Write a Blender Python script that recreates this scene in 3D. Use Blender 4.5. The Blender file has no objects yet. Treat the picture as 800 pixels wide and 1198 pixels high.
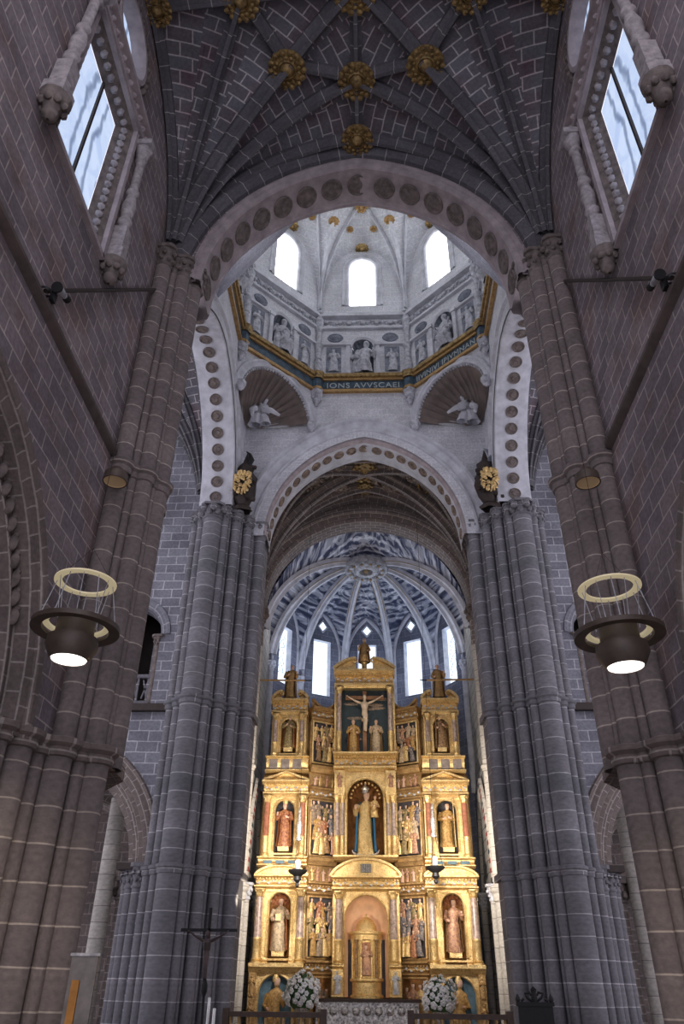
import bpy, math, random
from math import sin, cos, pi, sqrt, atan2, radians, hypot
from mathutils import Vector
random.seed(7)
SC = bpy.context.scene
COL = SC.collection

# ------------------------------------------------------------------ materials
MATS = {}
def nd(nt, t, **kw):
    n = nt.nodes.new(t)
    for k, v in kw.items():
        if hasattr(n, k): setattr(n, k, v)
        else: n.inputs[k].default_value = v
    return n
def base(name, rough=0.8, metal=0.0):
    m = bpy.data.materials.new(name); m.use_nodes = True
    nt = m.node_tree; b = nt.nodes['Principled BSDF']
    b.inputs['Roughness'].default_value = rough; b.inputs['Metallic'].default_value = metal
    MATS[name] = m
    return m, nt, b
def c4(c): return (c[0], c[1], c[2], 1)
def coords(nt, uv=True):
    t = nt.nodes.new('ShaderNodeTexCoord')
    return t.outputs['UV' if uv else 'Object']
def mixc(nt, fac, a, b, mode='MIX'):
    n = nt.nodes.new('ShaderNodeMix'); n.data_type = 'RGBA'; n.blend_type = mode
    if isinstance(fac, (int, float)): n.inputs[0].default_value = fac
    else: nt.links.new(fac, n.inputs[0])
    for i, v in ((6, a), (7, b)):
        if isinstance(v, tuple): n.inputs[i].default_value = c4(v)
        else: nt.links.new(v, n.inputs[i])
    return n.outputs[2]
def ramp(nt, fac, stops):
    r = nt.nodes.new('ShaderNodeValToRGB'); nt.links.new(fac, r.inputs[0])
    e = r.color_ramp.elements
    while len(e) < len(stops): e.new(0.5)
    for el, (p, c) in zip(e, stops): el.position = p; el.color = c4(c) if len(c) == 3 else c
    return r.outputs[0]
def stone(name, c1, c2, mortar, bw=.52, rh=.27, ms=.018, rough=.9, blotch=.45, alt=None, bump=.35):
    """Ashlar: brick pattern in metres over the UVs, blotched with soft noise."""
    m, nt, b = base(name, rough)
    uv = coords(nt)
    w = nd(nt, 'ShaderNodeTexNoise', Scale=1.3, Detail=2.0); nt.links.new(uv, w.inputs['Vector'])
    mp = nt.nodes.new('ShaderNodeVectorMath'); mp.operation = 'MULTIPLY_ADD'
    nt.links.new(w.outputs['Color'], mp.inputs[0]); mp.inputs[1].default_value = (.05, .05, 0); nt.links.new(uv, mp.inputs[2])
    br = nt.nodes.new('ShaderNodeTexBrick'); nt.links.new(mp.outputs[0], br.inputs['Vector'])
    br.inputs['Color1'].default_value = c4(c1); br.inputs['Color2'].default_value = c4(c2); br.inputs['Mortar'].default_value = c4(mortar)
    br.inputs['Scale'].default_value = 1; br.inputs['Mortar Size'].default_value = ms; br.inputs['Mortar Smooth'].default_value = .3
    br.inputs['Brick Width'].default_value = bw; br.inputs['Row Height'].default_value = rh; br.inputs['Bias'].default_value = 0.0
    n2 = nd(nt, 'ShaderNodeTexNoise', Scale=.55, Detail=5.0, Roughness=.65); nt.links.new(uv, n2.inputs['Vector'])
    r2 = ramp(nt, n2.outputs[0], [(.3, (1 - blotch,) * 3), (.7, (1.15,) * 3)])
    col = mixc(nt, 1.0, br.outputs['Color'], r2, 'MULTIPLY')
    if alt:
        n4 = nd(nt, 'ShaderNodeTexNoise', Scale=.9, Detail=3.0); nt.links.new(uv, n4.inputs['Vector'])
        f = ramp(nt, n4.outputs[0], [(.5, (0, 0, 0)), (.66, (.8, .8, .8))])
        col = mixc(nt, f, col, alt, 'MULTIPLY')
    n3 = nd(nt, 'ShaderNodeTexNoise', Scale=14.0, Detail=4.0); nt.links.new(uv, n3.inputs['Vector'])
    col = mixc(nt, .5, col, ramp(nt, n3.outputs[0], [(.3, (.6,) * 3), (.7, (1.3,) * 3)]), 'MULTIPLY')
    nt.links.new(col, b.inputs['Base Color'])
    bp = nd(nt, 'ShaderNodeBump', Strength=bump, Distance=.03)
    sub = nt.nodes.new('ShaderNodeMath'); sub.operation = 'MULTIPLY_ADD'
    nt.links.new(br.outputs['Fac'], sub.inputs[0]); sub.inputs[1].default_value = -.6; nt.links.new(n3.outputs[0], sub.inputs[2])
    nt.links.new(sub.outputs[0], bp.inputs['Height']); nt.links.new(bp.outputs[0], b.inputs['Normal'])
    return m
def plain(name, c, rough=.7, metal=0.0, var=.35, scale=6.0, c2=None, bump=.2):
    m, nt, b = base(name, rough, metal)
    co = coords(nt, False)
    n = nd(nt, 'ShaderNodeTexNoise', Scale=scale, Detail=5.0, Roughness=.6); nt.links.new(co, n.inputs['Vector'])
    lo = tuple(x * (1 - var) for x in c); hi = c2 or tuple(min(1, x * (1 + var * .5)) for x in c)
    nt.links.new(ramp(nt, n.outputs[0], [(.32, lo), (.68, hi)]), b.inputs['Base Color'])
    if bump:
        bp = nd(nt, 'ShaderNodeBump', Strength=bump, Distance=.02); nt.links.new(n.outputs[0], bp.inputs['Height']); nt.links.new(bp.outputs[0], b.inputs['Normal'])
    return m
def emis(name, c, s, basec=(.8, .8, .8)):
    m, nt, b = base(name, .5)
    b.inputs['Base Color'].default_value = c4(basec)
    b.inputs['Emission Color'].default_value = c4(c); b.inputs['Emission Strength'].default_value = s
    return m
def pane(name, c, c2, s, veins=True):
    """Daylight seen through thin alabaster or clouded glass."""
    m, nt, b = base(name, .6)
    b.inputs['Base Color'].default_value = (.25, .28, .33, 1)
    co = coords(nt)
    n = nd(nt, 'ShaderNodeTexNoise', Scale=1.6, Detail=6.0, Roughness=.7, Distortion=.8); nt.links.new(co, n.inputs['Vector'])
    col = ramp(nt, n.outputs[0], [(.3, c2), (.55, c)])
    if veins:
        w = nd(nt, 'ShaderNodeTexWave', Scale=.55, Distortion=6.0, Detail=4.0); w.bands_direction = 'X'; nt.links.new(co, w.inputs['Vector'])
        col = mixc(nt, 1.0, col, ramp(nt, w.outputs[0], [(0, (.3, .34, .4)), (.16, (1, 1, 1))]), 'MULTIPLY')
    nt.links.new(col, b.inputs['Emission Color']); b.inputs['Emission Strength'].default_value = s
    return m
def fresco(name, dark, mid, light, scale=1.3):
    """Grisaille scroll and figure painting on a vault web."""
    m, nt, b = base(name, .8)
    uv = coords(nt)
    n = nd(nt, 'ShaderNodeTexNoise', Scale=scale, Detail=3.0, Distortion=2.6); nt.links.new(uv, n.inputs['Vector'])
    w = nd(nt, 'ShaderNodeTexWave', Scale=scale * .5, Distortion=11.0, Detail=3.0); w.wave_type = 'RINGS'; nt.links.new(uv, w.inputs['Vector'])
    col = mixc(nt, .5, ramp(nt, n.outputs[0], [(.38, dark), (.5, mid), (.58, light)]), ramp(nt, w.outputs[0], [(.3, dark), (.6, mid), (.85, light)]))
    nt.links.new(col, b.inputs['Base Color'])
    return m

NAVE = stone('nave_ashlar', (.32, .27, .28), (.235, .20, .225), (.58, .50, .48), .55, .30, .014, blotch=.45, alt=(.8, .68, .6))
PIER = stone('pier_drums', (.265, .222, .21), (.205, .17, .167), (.56, .48, .42), 3.1, .46, .013, blotch=.4)
PIERF = stone('pier_drums_grey', (.25, .24, .262), (.195, .19, .212), (.54, .52, .54), 2.9, .46, .013, blotch=.45, alt=(.8, .85, .82))
STRC = plain('brown_string_course', (.13, .10, .09), .85, 0, .35, 3.0)
TRAN = stone('transept_ashlar', (.30, .305, .35), (.22, .22, .26), (.56, .56, .6), .6, .3, .018, blotch=.4)
WEB = stone('vault_web_ashlar', (.20, .205, .235), (.175, .15, .17), (.60, .57, .58), .6, .285, .019, blotch=.35, alt=(.9, .7, .72))
RIB = stone('vault_rib_stone', (.17, .165, .18), (.13, .125, .14), (.5, .47, .46), .5, 5, .012, blotch=.4)
PLAST = stone('white_plaster_ashlar', (.66, .67, .71), (.61, .62, .67), (.78, .78, .8), .6, .28, .012, blotch=.28, bump=.12)
WHITE = plain('white_painted_stone', (.62, .63, .68), .8, 0, .28, 2.2)
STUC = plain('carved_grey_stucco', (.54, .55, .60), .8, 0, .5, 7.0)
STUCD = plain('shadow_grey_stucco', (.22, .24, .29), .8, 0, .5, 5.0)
LILAC = plain('lilac_painted_moulding', (.45, .39, .40), .8, 0, .3, 3.0)
LILAC2 = plain('weathered_grey_stone', (.42, .38, .39), .85, 0, .4, 9.0)
RNDL = plain('roundel_brown_stone', (.21, .175, .16), .9, 0, .45, 7.0)
CHOIRW = stone('choir_vault_stone', (.25, .20, .185), (.18, .15, .14), (.36, .31, .28), .5, .3, .02, blotch=.5)
CHOIRR = stone('choir_rib_stone', (.25, .205, .185), (.19, .155, .145), (.45, .40, .37), .42, .2, .015, blotch=.4)
STUCB = plain('brown_stucco_relief', (.30, .23, .18), .8, 0, .7, 5.0)
SHELL = plain('shell_brown_plaster', (.24, .195, .175), .9, 0, .25, 2.0)
CWALL = stone('choir_white_ashlar', (.64, .60, .54), (.56, .53, .48), (.24, .22, .2), .6, .36, .018, blotch=.35)
CSHAFT = stone('choir_white_shaft', (.66, .62, .56), (.58, .55, .5), (.32, .29, .27), 3, .4, .012, blotch=.35)
APW = fresco('apse_grisaille', (.045, .055, .11), (.17, .20, .31), (.80, .83, .92), 2.0)
CHF = fresco('choir_grisaille', (.07, .06, .065), (.20, .17, .16), (.48, .43, .41), 1.3)
APWALL = stone('apse_wall_paint', (.26, .28, .37), (.19, .21, .29), (.4, .42, .5), .6, .3, .012, blotch=.5)
APRIB = plain('apse_rib_white', (.66, .68, .76), .8, 0, .25, 3.0)
OCHRE = plain('ochre_line_paint', (.33, .24, .13), .8, 0, .3, 5.0)
def gilt(name, c, hi, dark, rough, metal, sc):
    """gilding with dark brown in the hollows of a carved all-over ornament"""
    m, nt, b = base(name, rough, metal); co = coords(nt, False)
    n = nd(nt, 'ShaderNodeTexNoise', Scale=sc * .35, Detail=5.0, Roughness=.65); nt.links.new(co, n.inputs['Vector'])
    col = ramp(nt, n.outputs[0], [(.3, c), (.7, hi)])
    w = nd(nt, 'ShaderNodeTexNoise', Scale=sc, Detail=3.0, Distortion=2.2); nt.links.new(co, w.inputs['Vector'])
    col = mixc(nt, ramp(nt, w.outputs[0], [(.34, (.55, .55, .55)), (.5, (0, 0, 0))]), col, dark)
    nt.links.new(col, b.inputs['Base Color'])
    bp = nd(nt, 'ShaderNodeBump', Strength=.7, Distance=.03); nt.links.new(w.outputs[0], bp.inputs['Height']); nt.links.new(bp.outputs[0], b.inputs['Normal'])
    return m
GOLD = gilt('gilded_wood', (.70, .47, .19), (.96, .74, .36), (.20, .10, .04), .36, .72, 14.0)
GOLDD = gilt('dark_gilding', (.36, .215, .09), (.58, .38, .16), (.10, .05, .02), .42, .6, 14.0)
BRONZE = plain('gilded_boss_wood', (.32, .20, .08), .55, .35, .65, 9.0, (.5, .34, .13), .6)
MARB = plain('marbled_column_paint', (.36, .27, .24), .35, .1, .5, 11.0, (.55, .42, .36))
REDM = plain('red_marbled_column', (.42, .17, .10), .35, .1, .4, 11.0)
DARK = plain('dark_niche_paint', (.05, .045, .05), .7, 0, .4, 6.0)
BLUEN = plain('blue_niche_paint', (.11, .19, .24), .7, 0, .4, 6.0)
NICHEG = plain('gilded_niche_lining', (.36, .17, .06), .4, .5, .5, 6.0)
PEACH = plain('peach_niche_plaster', (.86, .56, .36), .6, 0, .2, 3.0)
SKIN = plain('painted_flesh', (.62, .40, .29), .55, 0, .2, 9.0)
HAIR = plain('painted_brown_hair', (.10, .06, .04), .7, 0, .3, 12.0)
IRON = plain('black_iron', (.012, .012, .014), .55, .3, .3, 8.0)
IRONB = plain('brown_iron', (.05, .035, .03), .6, .2, .3, 8.0)
SILVER = plain('embossed_silver', (.55, .52, .50), .35, .8, .75, 18.0, (.95, .92, .88), .8)
LAMPB = plain('lamp_bronze', (.12, .092, .074), .5, .2, .3, 4.0)
CREAM = emis('lamp_cream_ring', (.8, .68, .42), .35, (.75, .66, .45))
LENS = emis('lamp_lens', (1, .93, .85), 3.0)
CONEG = emis('spot_shade_inner', (.75, .52, .27), .06, (.55, .4, .25))
WOOD = plain('dark_wood', (.05, .028, .018), .5, 0, .4, 9.0)
FLWR = plain('white_petals', (.93, .93, .90), .7, 0, .2, 9.0)
LEAF = plain('dark_green_leaves', (.06, .15, .045), .6, 0, .4, 9.0)
NAVY = plain('dark_blue_frieze', (.025, .04, .075), .6, 0, .5, 4.0, (.06, .12, .17))
LETT = plain('pale_lettering', (.42, .47, .48), .6, 0, .2, 4.0)
FLOOR = stone('stone_floor', (.30, .26, .24), (.24, .21, .2), (.16, .14, .13), .8, .8, .01, rough=.5)
W_LANT = pane('lantern_daylight', (.97, .98, 1.0), (.95, .97, 1.0), 5.5, False)
W_NAVE = pane('nave_alabaster', (.60, .72, .95), (.42, .54, .82), .95)
W_APSE = pane('apse_daylight', (.86, .93, 1.0), (.50, .70, .98), 1.5, False)
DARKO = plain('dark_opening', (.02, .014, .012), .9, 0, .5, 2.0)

# ------------------------------------------------------------------ mesh builder
class G:
    def __init__(s): s.v = []; s.f = []; s.u = []; s.m = []
    def face(s, pts, uv=None, m=0):
        b = len(s.v); s.v += [tuple(p) for p in pts]; s.f.append(tuple(range(b, b + len(pts)))); s.u.append(uv); s.m.append(m)
    def grid(s, P, UV=None, m=0, mf=None):
        b = len(s.v); n = len(P[0])
        for r in P: s.v += [tuple(p) for p in r]
        for i in range(len(P) - 1):
            for j in range(n - 1):
                s.f.append((b + i * n + j, b + i * n + j + 1, b + (i + 1) * n + j + 1, b + (i + 1) * n + j))
                s.u.append([UV[i][j], UV[i][j + 1], UV[i + 1][j + 1], UV[i + 1][j]] if UV else None)
                s.m.append(mf(i, j) if mf else m)
    def box(s, lo, hi, m=0):
        x0, y0, z0 = lo; x1, y1, z1 = hi
        c = [(x0, y0, z0), (x1, y0, z0), (x1, y1, z0), (x0, y1, z0), (x0, y0, z1), (x1, y0, z1), (x1, y1, z1), (x0, y1, z1)]
        b = len(s.v); s.v += c
        for q in ((0, 3, 2, 1), (4, 5, 6, 7), (0, 1, 5, 4), (1, 2, 6, 5), (2, 3, 7, 6), (3, 0, 4, 7)):
            s.f.append(tuple(b + k for k in q)); s.u.append(None); s.m.append(m)
    def obox(s, p, q, w, h, m=0, up=(0, 0, 1)):
        """bar from p to q, width w (sideways), height h (hanging centred)"""
        p = Vector(p); q = Vector(q); t = (q - p).normalized(); sd = t.cross(Vector(up)).normalized(); u = sd.cross(t)
        c = []
        for o in (p, q):
            for a, bb in ((-1, -1), (1, -1), (1, 1), (-1, 1)): c.append(tuple(o + sd * a * w / 2 + u * bb * h / 2))
        b = len(s.v); s.v += c
        for k in ((0, 1, 2, 3), (7, 6, 5, 4), (0, 4, 5, 1), (1, 5, 6, 2), (2, 6, 7, 3), (3, 7, 4, 0)):
            s.f.append(tuple(b + i for i in k)); s.u.append(None); s.m.append(m)
    def prism(s, poly, z0, z1, m=0, cap=True):
        n = len(poly); acc = 0
        for i in range(n):
            a = poly[i]; b_ = poly[(i + 1) % n]; L = hypot(b_[0] - a[0], b_[1] - a[1])
            s.face([(a[0], a[1], z0), (b_[0], b_[1], z0), (b_[0], b_[1], z1), (a[0], a[1], z1)], [(acc, z0), (acc + L, z0), (acc + L, z1), (acc, z1)], m); acc += L
        if cap:
            s.face([(p[0], p[1], z1) for p in poly], None, m); s.face([(p[0], p[1], z0) for p in reversed(poly)], None, m)
    def lathe(s, prof, c=(0, 0, 0), n=16, m=0, fold=None, sx=1, sy=1, mf=None, a0=0.0, a1=2 * pi, uscale=1):
        P = []; U = []; acc = 0; pr = None
        for r, z in prof:
            if pr: acc += hypot(r - pr[0], z - pr[1])
            pr = (r, z)
            row = []; ur = []
            for k in range(n + 1):
                a = a0 + (a1 - a0) * k / n
                rr = r * (fold(a, z) if fold else 1)
                row.append((c[0] + rr * cos(a) * sx, c[1] + rr * sin(a) * sy, c[2] + z)); ur.append((a * max(prof[0][0], .1) * uscale, c[2] + z))
            P.append(row); U.append(ur)
        s.grid(P, U, m, mf)
    def shaft(s, x, y, r, z0, z1, n=14, m=0, a0=0.0, a1=2 * pi):
        s.grid([[(x + r * cos(a0 + (a1 - a0) * k / n), y + r * sin(a0 + (a1 - a0) * k / n), z) for k in range(n + 1)] for z in (z0, z1)],
               [[(k / n * .9 + .3, z) for k in range(n + 1)] for z in (z0, z1)], m)
    def tube(s, pts, r, n=8, m=0, up=(0, 0, 1), caps=True):
        pts = [Vector(p) for p in pts]; N = len(pts)
        rs = r if isinstance(r, (list, tuple)) else [r] * N
        P = []; U = []; acc = 0; pu = None
        for i, p in enumerate(pts):
            t = (pts[min(i + 1, N - 1)] - pts[max(i - 1, 0)]).normalized()
            if pu is None:
                a = Vector(up) if abs(t.dot(Vector(up))) < .95 else Vector((1, 0, 0)); pu = a
            sd = t.cross(pu)
            if sd.length < 1e-4: sd = t.cross(Vector((1, .3, .2)))
            sd.normalize(); u = sd.cross(t); pu = u
            if i: acc += (p - pts[i - 1]).length
            P.append([tuple(p + (sd * cos(2 * pi * k / n) + u * sin(2 * pi * k / n)) * rs[i]) for k in range(n + 1)])
            U.append([(2 * pi * k / n * rs[i], acc) for k in range(n + 1)])
        s.grid(P, U, m)
        if caps:
            s.face(list(reversed(P[0][:-1])), None, m); s.face(P[-1][:-1], None, m)
    def ball(s, c, r, n=8, m=0, sc=(1, 1, 1)):
        P = []
        for i in range(n // 2 + 1):
            t = pi * i / (n // 2)
            P.append([(c[0] + r * sc[0] * sin(t) * cos(2 * pi * k / n), c[1] + r * sc[1] * sin(t) * sin(2 * pi * k / n), c[2] - r * sc[2] * cos(t)) for k in range(n + 1)])
        s.grid(P, None, m)
    def add(s, g, T):
        b = len(s.v); s.v += [tuple(T(p)) for p in g.v]
        s.f += [tuple(b + i for i in f) for f in g.f]; s.u += g.u; s.m += g.m
    def build(s, name, mats, parent=None, smooth=30, local=False):
        if not isinstance(mats, (list, tuple)): mats = [mats]
        org = Vector((0, 0, 0))
        if parent is not None and not local:
            p = parent
            while p is not None: org = org + p.location; p = p.parent
        elif parent is None and not local:
            xs = [v[0] for v in s.v]; ys = [v[1] for v in s.v]; zs = [v[2] for v in s.v]
            org = Vector(((min(xs) + max(xs)) / 2, (min(ys) + max(ys)) / 2, min(zs)))
        me = bpy.data.meshes.new(name)
        me.from_pydata([(v[0] - org.x, v[1] - org.y, v[2] - org.z) for v in s.v], [], s.f)
        for mt in mats: me.materials.append(mt)
        uvl = me.uv_layers.new(name='UVMap'); data = []
        for fi, f in enumerate(s.f):
            uv = s.u[fi]
            if uv is None:
                a, b, c = (Vector(s.v[f[0]]), Vector(s.v[f[1]]), Vector(s.v[f[2]]))
                n = (b - a).cross(c - b); ax = max(range(3), key=lambda k: abs(n[k]))
                if ax == 0: uv = [(s.v[i][1], s.v[i][2]) for i in f]
                elif ax == 1: uv = [(s.v[i][0], s.v[i][2]) for i in f]
                else: uv = [(s.v[i][0], s.v[i][1]) for i in f]
            for q in uv: data += [q[0], q[1]]
        uvl.data.foreach_set('uv', data)
        me.polygons.foreach_set('material_index', s.m)
        me.polygons.foreach_set('use_smooth', [bool(smooth)] * len(s.f))
        me.update()
        if smooth: me.set_sharp_from_angle(angle=radians(smooth))
        o = bpy.data.objects.new(name, me); COL.objects.link(o)
        if parent is not None: o.parent = parent
        if not local and parent is None: o.location = org
        return o
def tag(o, label=None, cat=None, group=None, kind=None):
    if label: o['label'] = label
    if cat: o['category'] = cat
    if group: o['group'] = group
    if kind: o['kind'] = kind
    return o
def thing(name, label, cat, loc=(0, 0, 0), group=None, kind=None):
    o = bpy.data.objects.new(name, None); o.empty_display_size = .2; COL.objects.link(o); o.location = loc
    return tag(o, label, cat, group, kind)
def struct(o): o['kind'] = 'structure'; return o
def kids(o): return [c for c in bpy.data.objects if c.parent == o]
def dup(o, loc, label=None, parent=None):
    c = o.copy(); COL.objects.link(c); c.location = loc
    if parent is not None: c.parent = parent
    if label: c['label'] = label
    for ch in kids(o):
        d = ch.copy(); COL.objects.link(d); d.parent = c
    return c

# ------------------------------------------------------------------ arches and vaults
def arch_pts(a, h, n=24, z0=0.0):
    """pointed arch from (-a,z0) over (0,z0+h) to (a,z0); returns (x,z,nx,nz) with the outward normal"""
    out = []
    if h >= a * 1.001:
        r = (a * a + h * h) / (2 * a); cx = a - r; t1 = atan2(h, -cx)
        half = []
        for i in range(n + 1):
            t = t1 * i / n
            half.append((cx + r * cos(t), z0 + r * sin(t), cos(t), sin(t)))
    else:
        half = []
        for i in range(n + 1):
            t = pi / 2 * i / n; half.append((a * cos(t), z0 + h * sin(t), cos(t) * h, sin(t) * a))
        half = [(x, z, nx / hypot(nx, nz), nz / hypot(nx, nz)) for x, z, nx, nz in half]
    left = [(-x, z, -nx, nz) for x, z, nx, nz in half]
    half_r = list(reversed(half))
    return left + half_r[1:]
def frame(O, H, D):
    """O origin, H horizontal axis of the arch plane, D depth axis"""
    O = Vector(O); H = Vector(H).normalized(); D = Vector(D).normalized()
    return lambda x, z, d=0.0: tuple(O + H * x + D * d + Vector((0, 0, z)))
def sweep_arch(g, F, pts, prof, m=0, mf=None, uo=0.0):
    """prof: list of (radial offset, depth)"""
    P = []; U = []; acc = 0
    vl = [0]
    for k in range(1, len(prof)): vl.append(vl[-1] + hypot(prof[k][0] - prof[k - 1][0], prof[k][1] - prof[k - 1][1]))
    for i, (x, z, nx, nz) in enumerate(pts):
        if i: acc += hypot(x - pts[i - 1][0], z - pts[i - 1][1])
        row = []
        for r, d in prof:
            X = x + nx * r; Z = z + nz * r
            if (x <= 0 and X > 0 and nx < 0) or (x >= 0 and X < 0 and nx > 0): X = 0
            row.append(F(X, Z, d))
        P.append(row)
        U.append([(acc + uo, v) for v in vl])
    g.grid(P, U, m, mf)
def wall_strip(g, F, xs, zb, zt, m=0, d=0.0, nz=1):
    P = []; U = []
    for x in xs:
        b = zb(x); t = zt(x)
        P.append([F(x, b + (t - b) * k / nz, d) for k in range(nz + 1)]); U.append([(x, b + (t - b) * k / nz) for k in range(nz + 1)])
    g.grid(P, U, m)
def archfn(a, h, z0, n=48):
    pts = arch_pts(a, h, n, z0)
    def f(x):
        x = max(-a, min(a, x))
        for i in range(len(pts) - 1):
            if pts[i][0] <= x <= pts[i + 1][0]:
                dx = pts[i + 1][0] - pts[i][0]
                return pts[i][1] if dx < 1e-9 else pts[i][1] + (pts[i + 1][1] - pts[i][1]) * (x - pts[i][0]) / dx
        return z0
    return f
def lin(a, b, n): return [a + (b - a) * i / n for i in range(n + 1)]
def archxs(a, n=40): return [-a * cos(pi * i / n) for i in range(n + 1)]
def ftv(t): return sqrt(max(0, 1 - (1 - .93 * t) ** 2)) / sqrt(1 - .07 ** 2)
class Bay:
    def __init__(s, cx, cy, hx, hy, z0, zc, T, W): s.__dict__.update(locals())
    def z(s, x, y):
        a = max(0, 1 - abs(x - s.cx) / s.hx); b = max(0, 1 - abs(y - s.cy) / s.hy); t = max(a, b)
        if t < 1e-6: return s.z0
        if a >= b: H = s.T + (s.zc - s.T) * (b / t)
        else: H = s.W + (s.zc - s.W) * (a / t)
        return s.z0 + (H - s.z0) * ftv(t)
    def surface(s, g, sxs=(-1, 1), sys=(-1, 1), sectors=5, nr=26, m=0, mf=None):
        for sx in sxs:
            for sy in sys:
                kx = s.cx + sx * s.hx; ky = s.cy + sy * s.hy
                for k in range(sectors):
                    P = []; U = []
                    for j in range(7):
                        th = pi / 2 * (k + j / 6) / sectors
                        # direction in (a,b) space scaled to metres
                        ca, cb = cos(th), sin(th)
                        L = min(s.hx / ca if ca > 1e-6 else 1e9, s.hy / cb if cb > 1e-6 else 1e9)
                        row = []; ur = []; acc = 0; pv = None
                        for i in range(nr + 1):
                            r = L * (i / nr) ** 1.35
                            x = kx - sx * r * ca; y = ky - sy * r * cb; z = s.z(x, y)
                            if pv: acc += hypot(r - pv[0], z - pv[1])
                            pv = (r, z); row.append((x, y, z)); ur.append((r * (j / 6 - .5) * pi / 2 / sectors * 1.05 + k * 3.3, acc + .1 * k))
                        P.append(row); U.append(ur)
                    g.grid(P, U, m, mf)
def rib(g, pts, w=.24, d=.26, m=0):
    pts = [Vector(p) for p in pts]; N = len(pts); P = []; U = []; acc = 0
    prof = [(-w / 2, .04), (-w / 2, -d * .35), (-w * .2, -d * .55), (-w * .16, -d), (w * .16, -d), (w * .2, -d * .55), (w / 2, -d * .35), (w / 2, .04)]
    for i, p in enumerate(pts):
        t = (pts[min(i + 1, N - 1)] - pts[max(i - 1, 0)]).normalized()
        sd = t.cross(Vector((0, 0, 1)))
        if sd.length < .02: sd = Vector((1, 0, 0))
        sd.normalize(); u = sd.cross(t)
        if i: acc += (p - pts[i - 1]).length
        P.append([tuple(p + sd * a + u * b) for a, b in prof]); U.append([(acc, k * .12) for k in range(len(prof))])
    g.grid(P, U, m)
def bay_path(bay, p, q, n=26, pw=1.0, drop=0.0):
    out = []
    for i in range(n + 1):
        t = (i / n) ** pw; x = p[0] + (q[0] - p[0]) * t; y = p[1] + (q[1] - p[1]) * t
        out.append((x, y, bay.z(x, y) - drop))
    return out
def rosette(g, c, r, m=0, drop=.18, petals=14):
    """carved gilded boss hanging under a vault crossing"""
    x, y, z = c
    g.lathe([(0, -drop), (r * .16, -drop * .95), (r * .3, -drop * .6), (r * .36, -drop * .3), (r * .42, -drop * .55), (r * .5, -drop * .3), (r * .9, -drop * .25), (r * .95, 0), (r * .9, drop * .3), (0, drop * .4)], c, 28, m, fold=lambda a, zz: 1 + .07 * sin(petals * a))
    for k in range(petals):
        a = 2 * pi * k / petals
        g.ball((x + r * .86 * cos(a), y + r * .86 * sin(a), z - drop * .35), r * .17, 6, m, (1, 1, .7))
        a += pi / petals
        g.ball((x + r * .62 * cos(a), y + r * .62 * sin(a), z - drop * .45), r * .11, 6, m, (1, 1, .8))
def capital_g(g, x, y, z, r, h=.62, m=0, seed=0, ro=1.75):
    """foliate bell capital: necking ring, two rows of leaves, square abacus"""
    rd = random.Random(seed)
    g.lathe([(r, 0), (r * 1.18, .03), (r * 1.18, .07), (r * 1.02, .1), (r * 1.06, h * .35), (r * 1.25, h * .6), (r * ro * .9, h * .82), (r * ro * .95, h * .86)], (x, y, z), 16, m, fold=lambda a, zz: 1 + (.07 * sin(6 * a + 9 * zz) if zz > .12 else 0))
    for row, (zz, rr, sz) in enumerate(((h * .34, 1.18, .34), (h * .62, 1.42, .4))):
        for k in range(7):
            a = 2 * pi * (k + row * .5) / 7 + rd.uniform(-.1, .1)
            g.ball((x + r * rr * cos(a), y + r * rr * sin(a), z + zz + rd.uniform(-.02, .02)), r * sz, 6, m, (1, 1, 1.25))
    q = r * ro
    g.prism([(x - q, y - q * .6), (x - q * .6, y - q), (x + q * .6, y - q), (x + q, y - q * .6), (x + q, y + q * .6), (x + q * .6, y + q), (x - q * .6, y + q), (x - q, y + q * .6)], z + h * .84, z + h, m)
def ring_g(g, x, y, z, r, m=0, h=.2, out=.12):
    g.lathe([(r * .9, 0), (r + out * .35, .02), (r + out * .5, h * .3), (r + out * .4, h * .45), (r + out, h * .6), (r + out, h * .85), (r * .9, h)], (x, y, z), 18, m)

# ------------------------------------------------------------------ setting: floor, nave walls
g = G(); g.face([(-13, -4, 0), (13, -4, 0), (13, 35, 0), (-13, 35, 0)]); struct(g.build('floor', FLOOR, smooth=0))
g = G(); g.box((-4.2, 22.2, .004), (4.2, 28.0, .45)); g.box((-4.2, 21.7, .004), (4.2, 22.2, .30)); g.box((-4.2, 21.3, .004), (4.2, 21.7, .15)); struct(g.build('floor_sanctuary', FLOOR, smooth=0))

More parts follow.
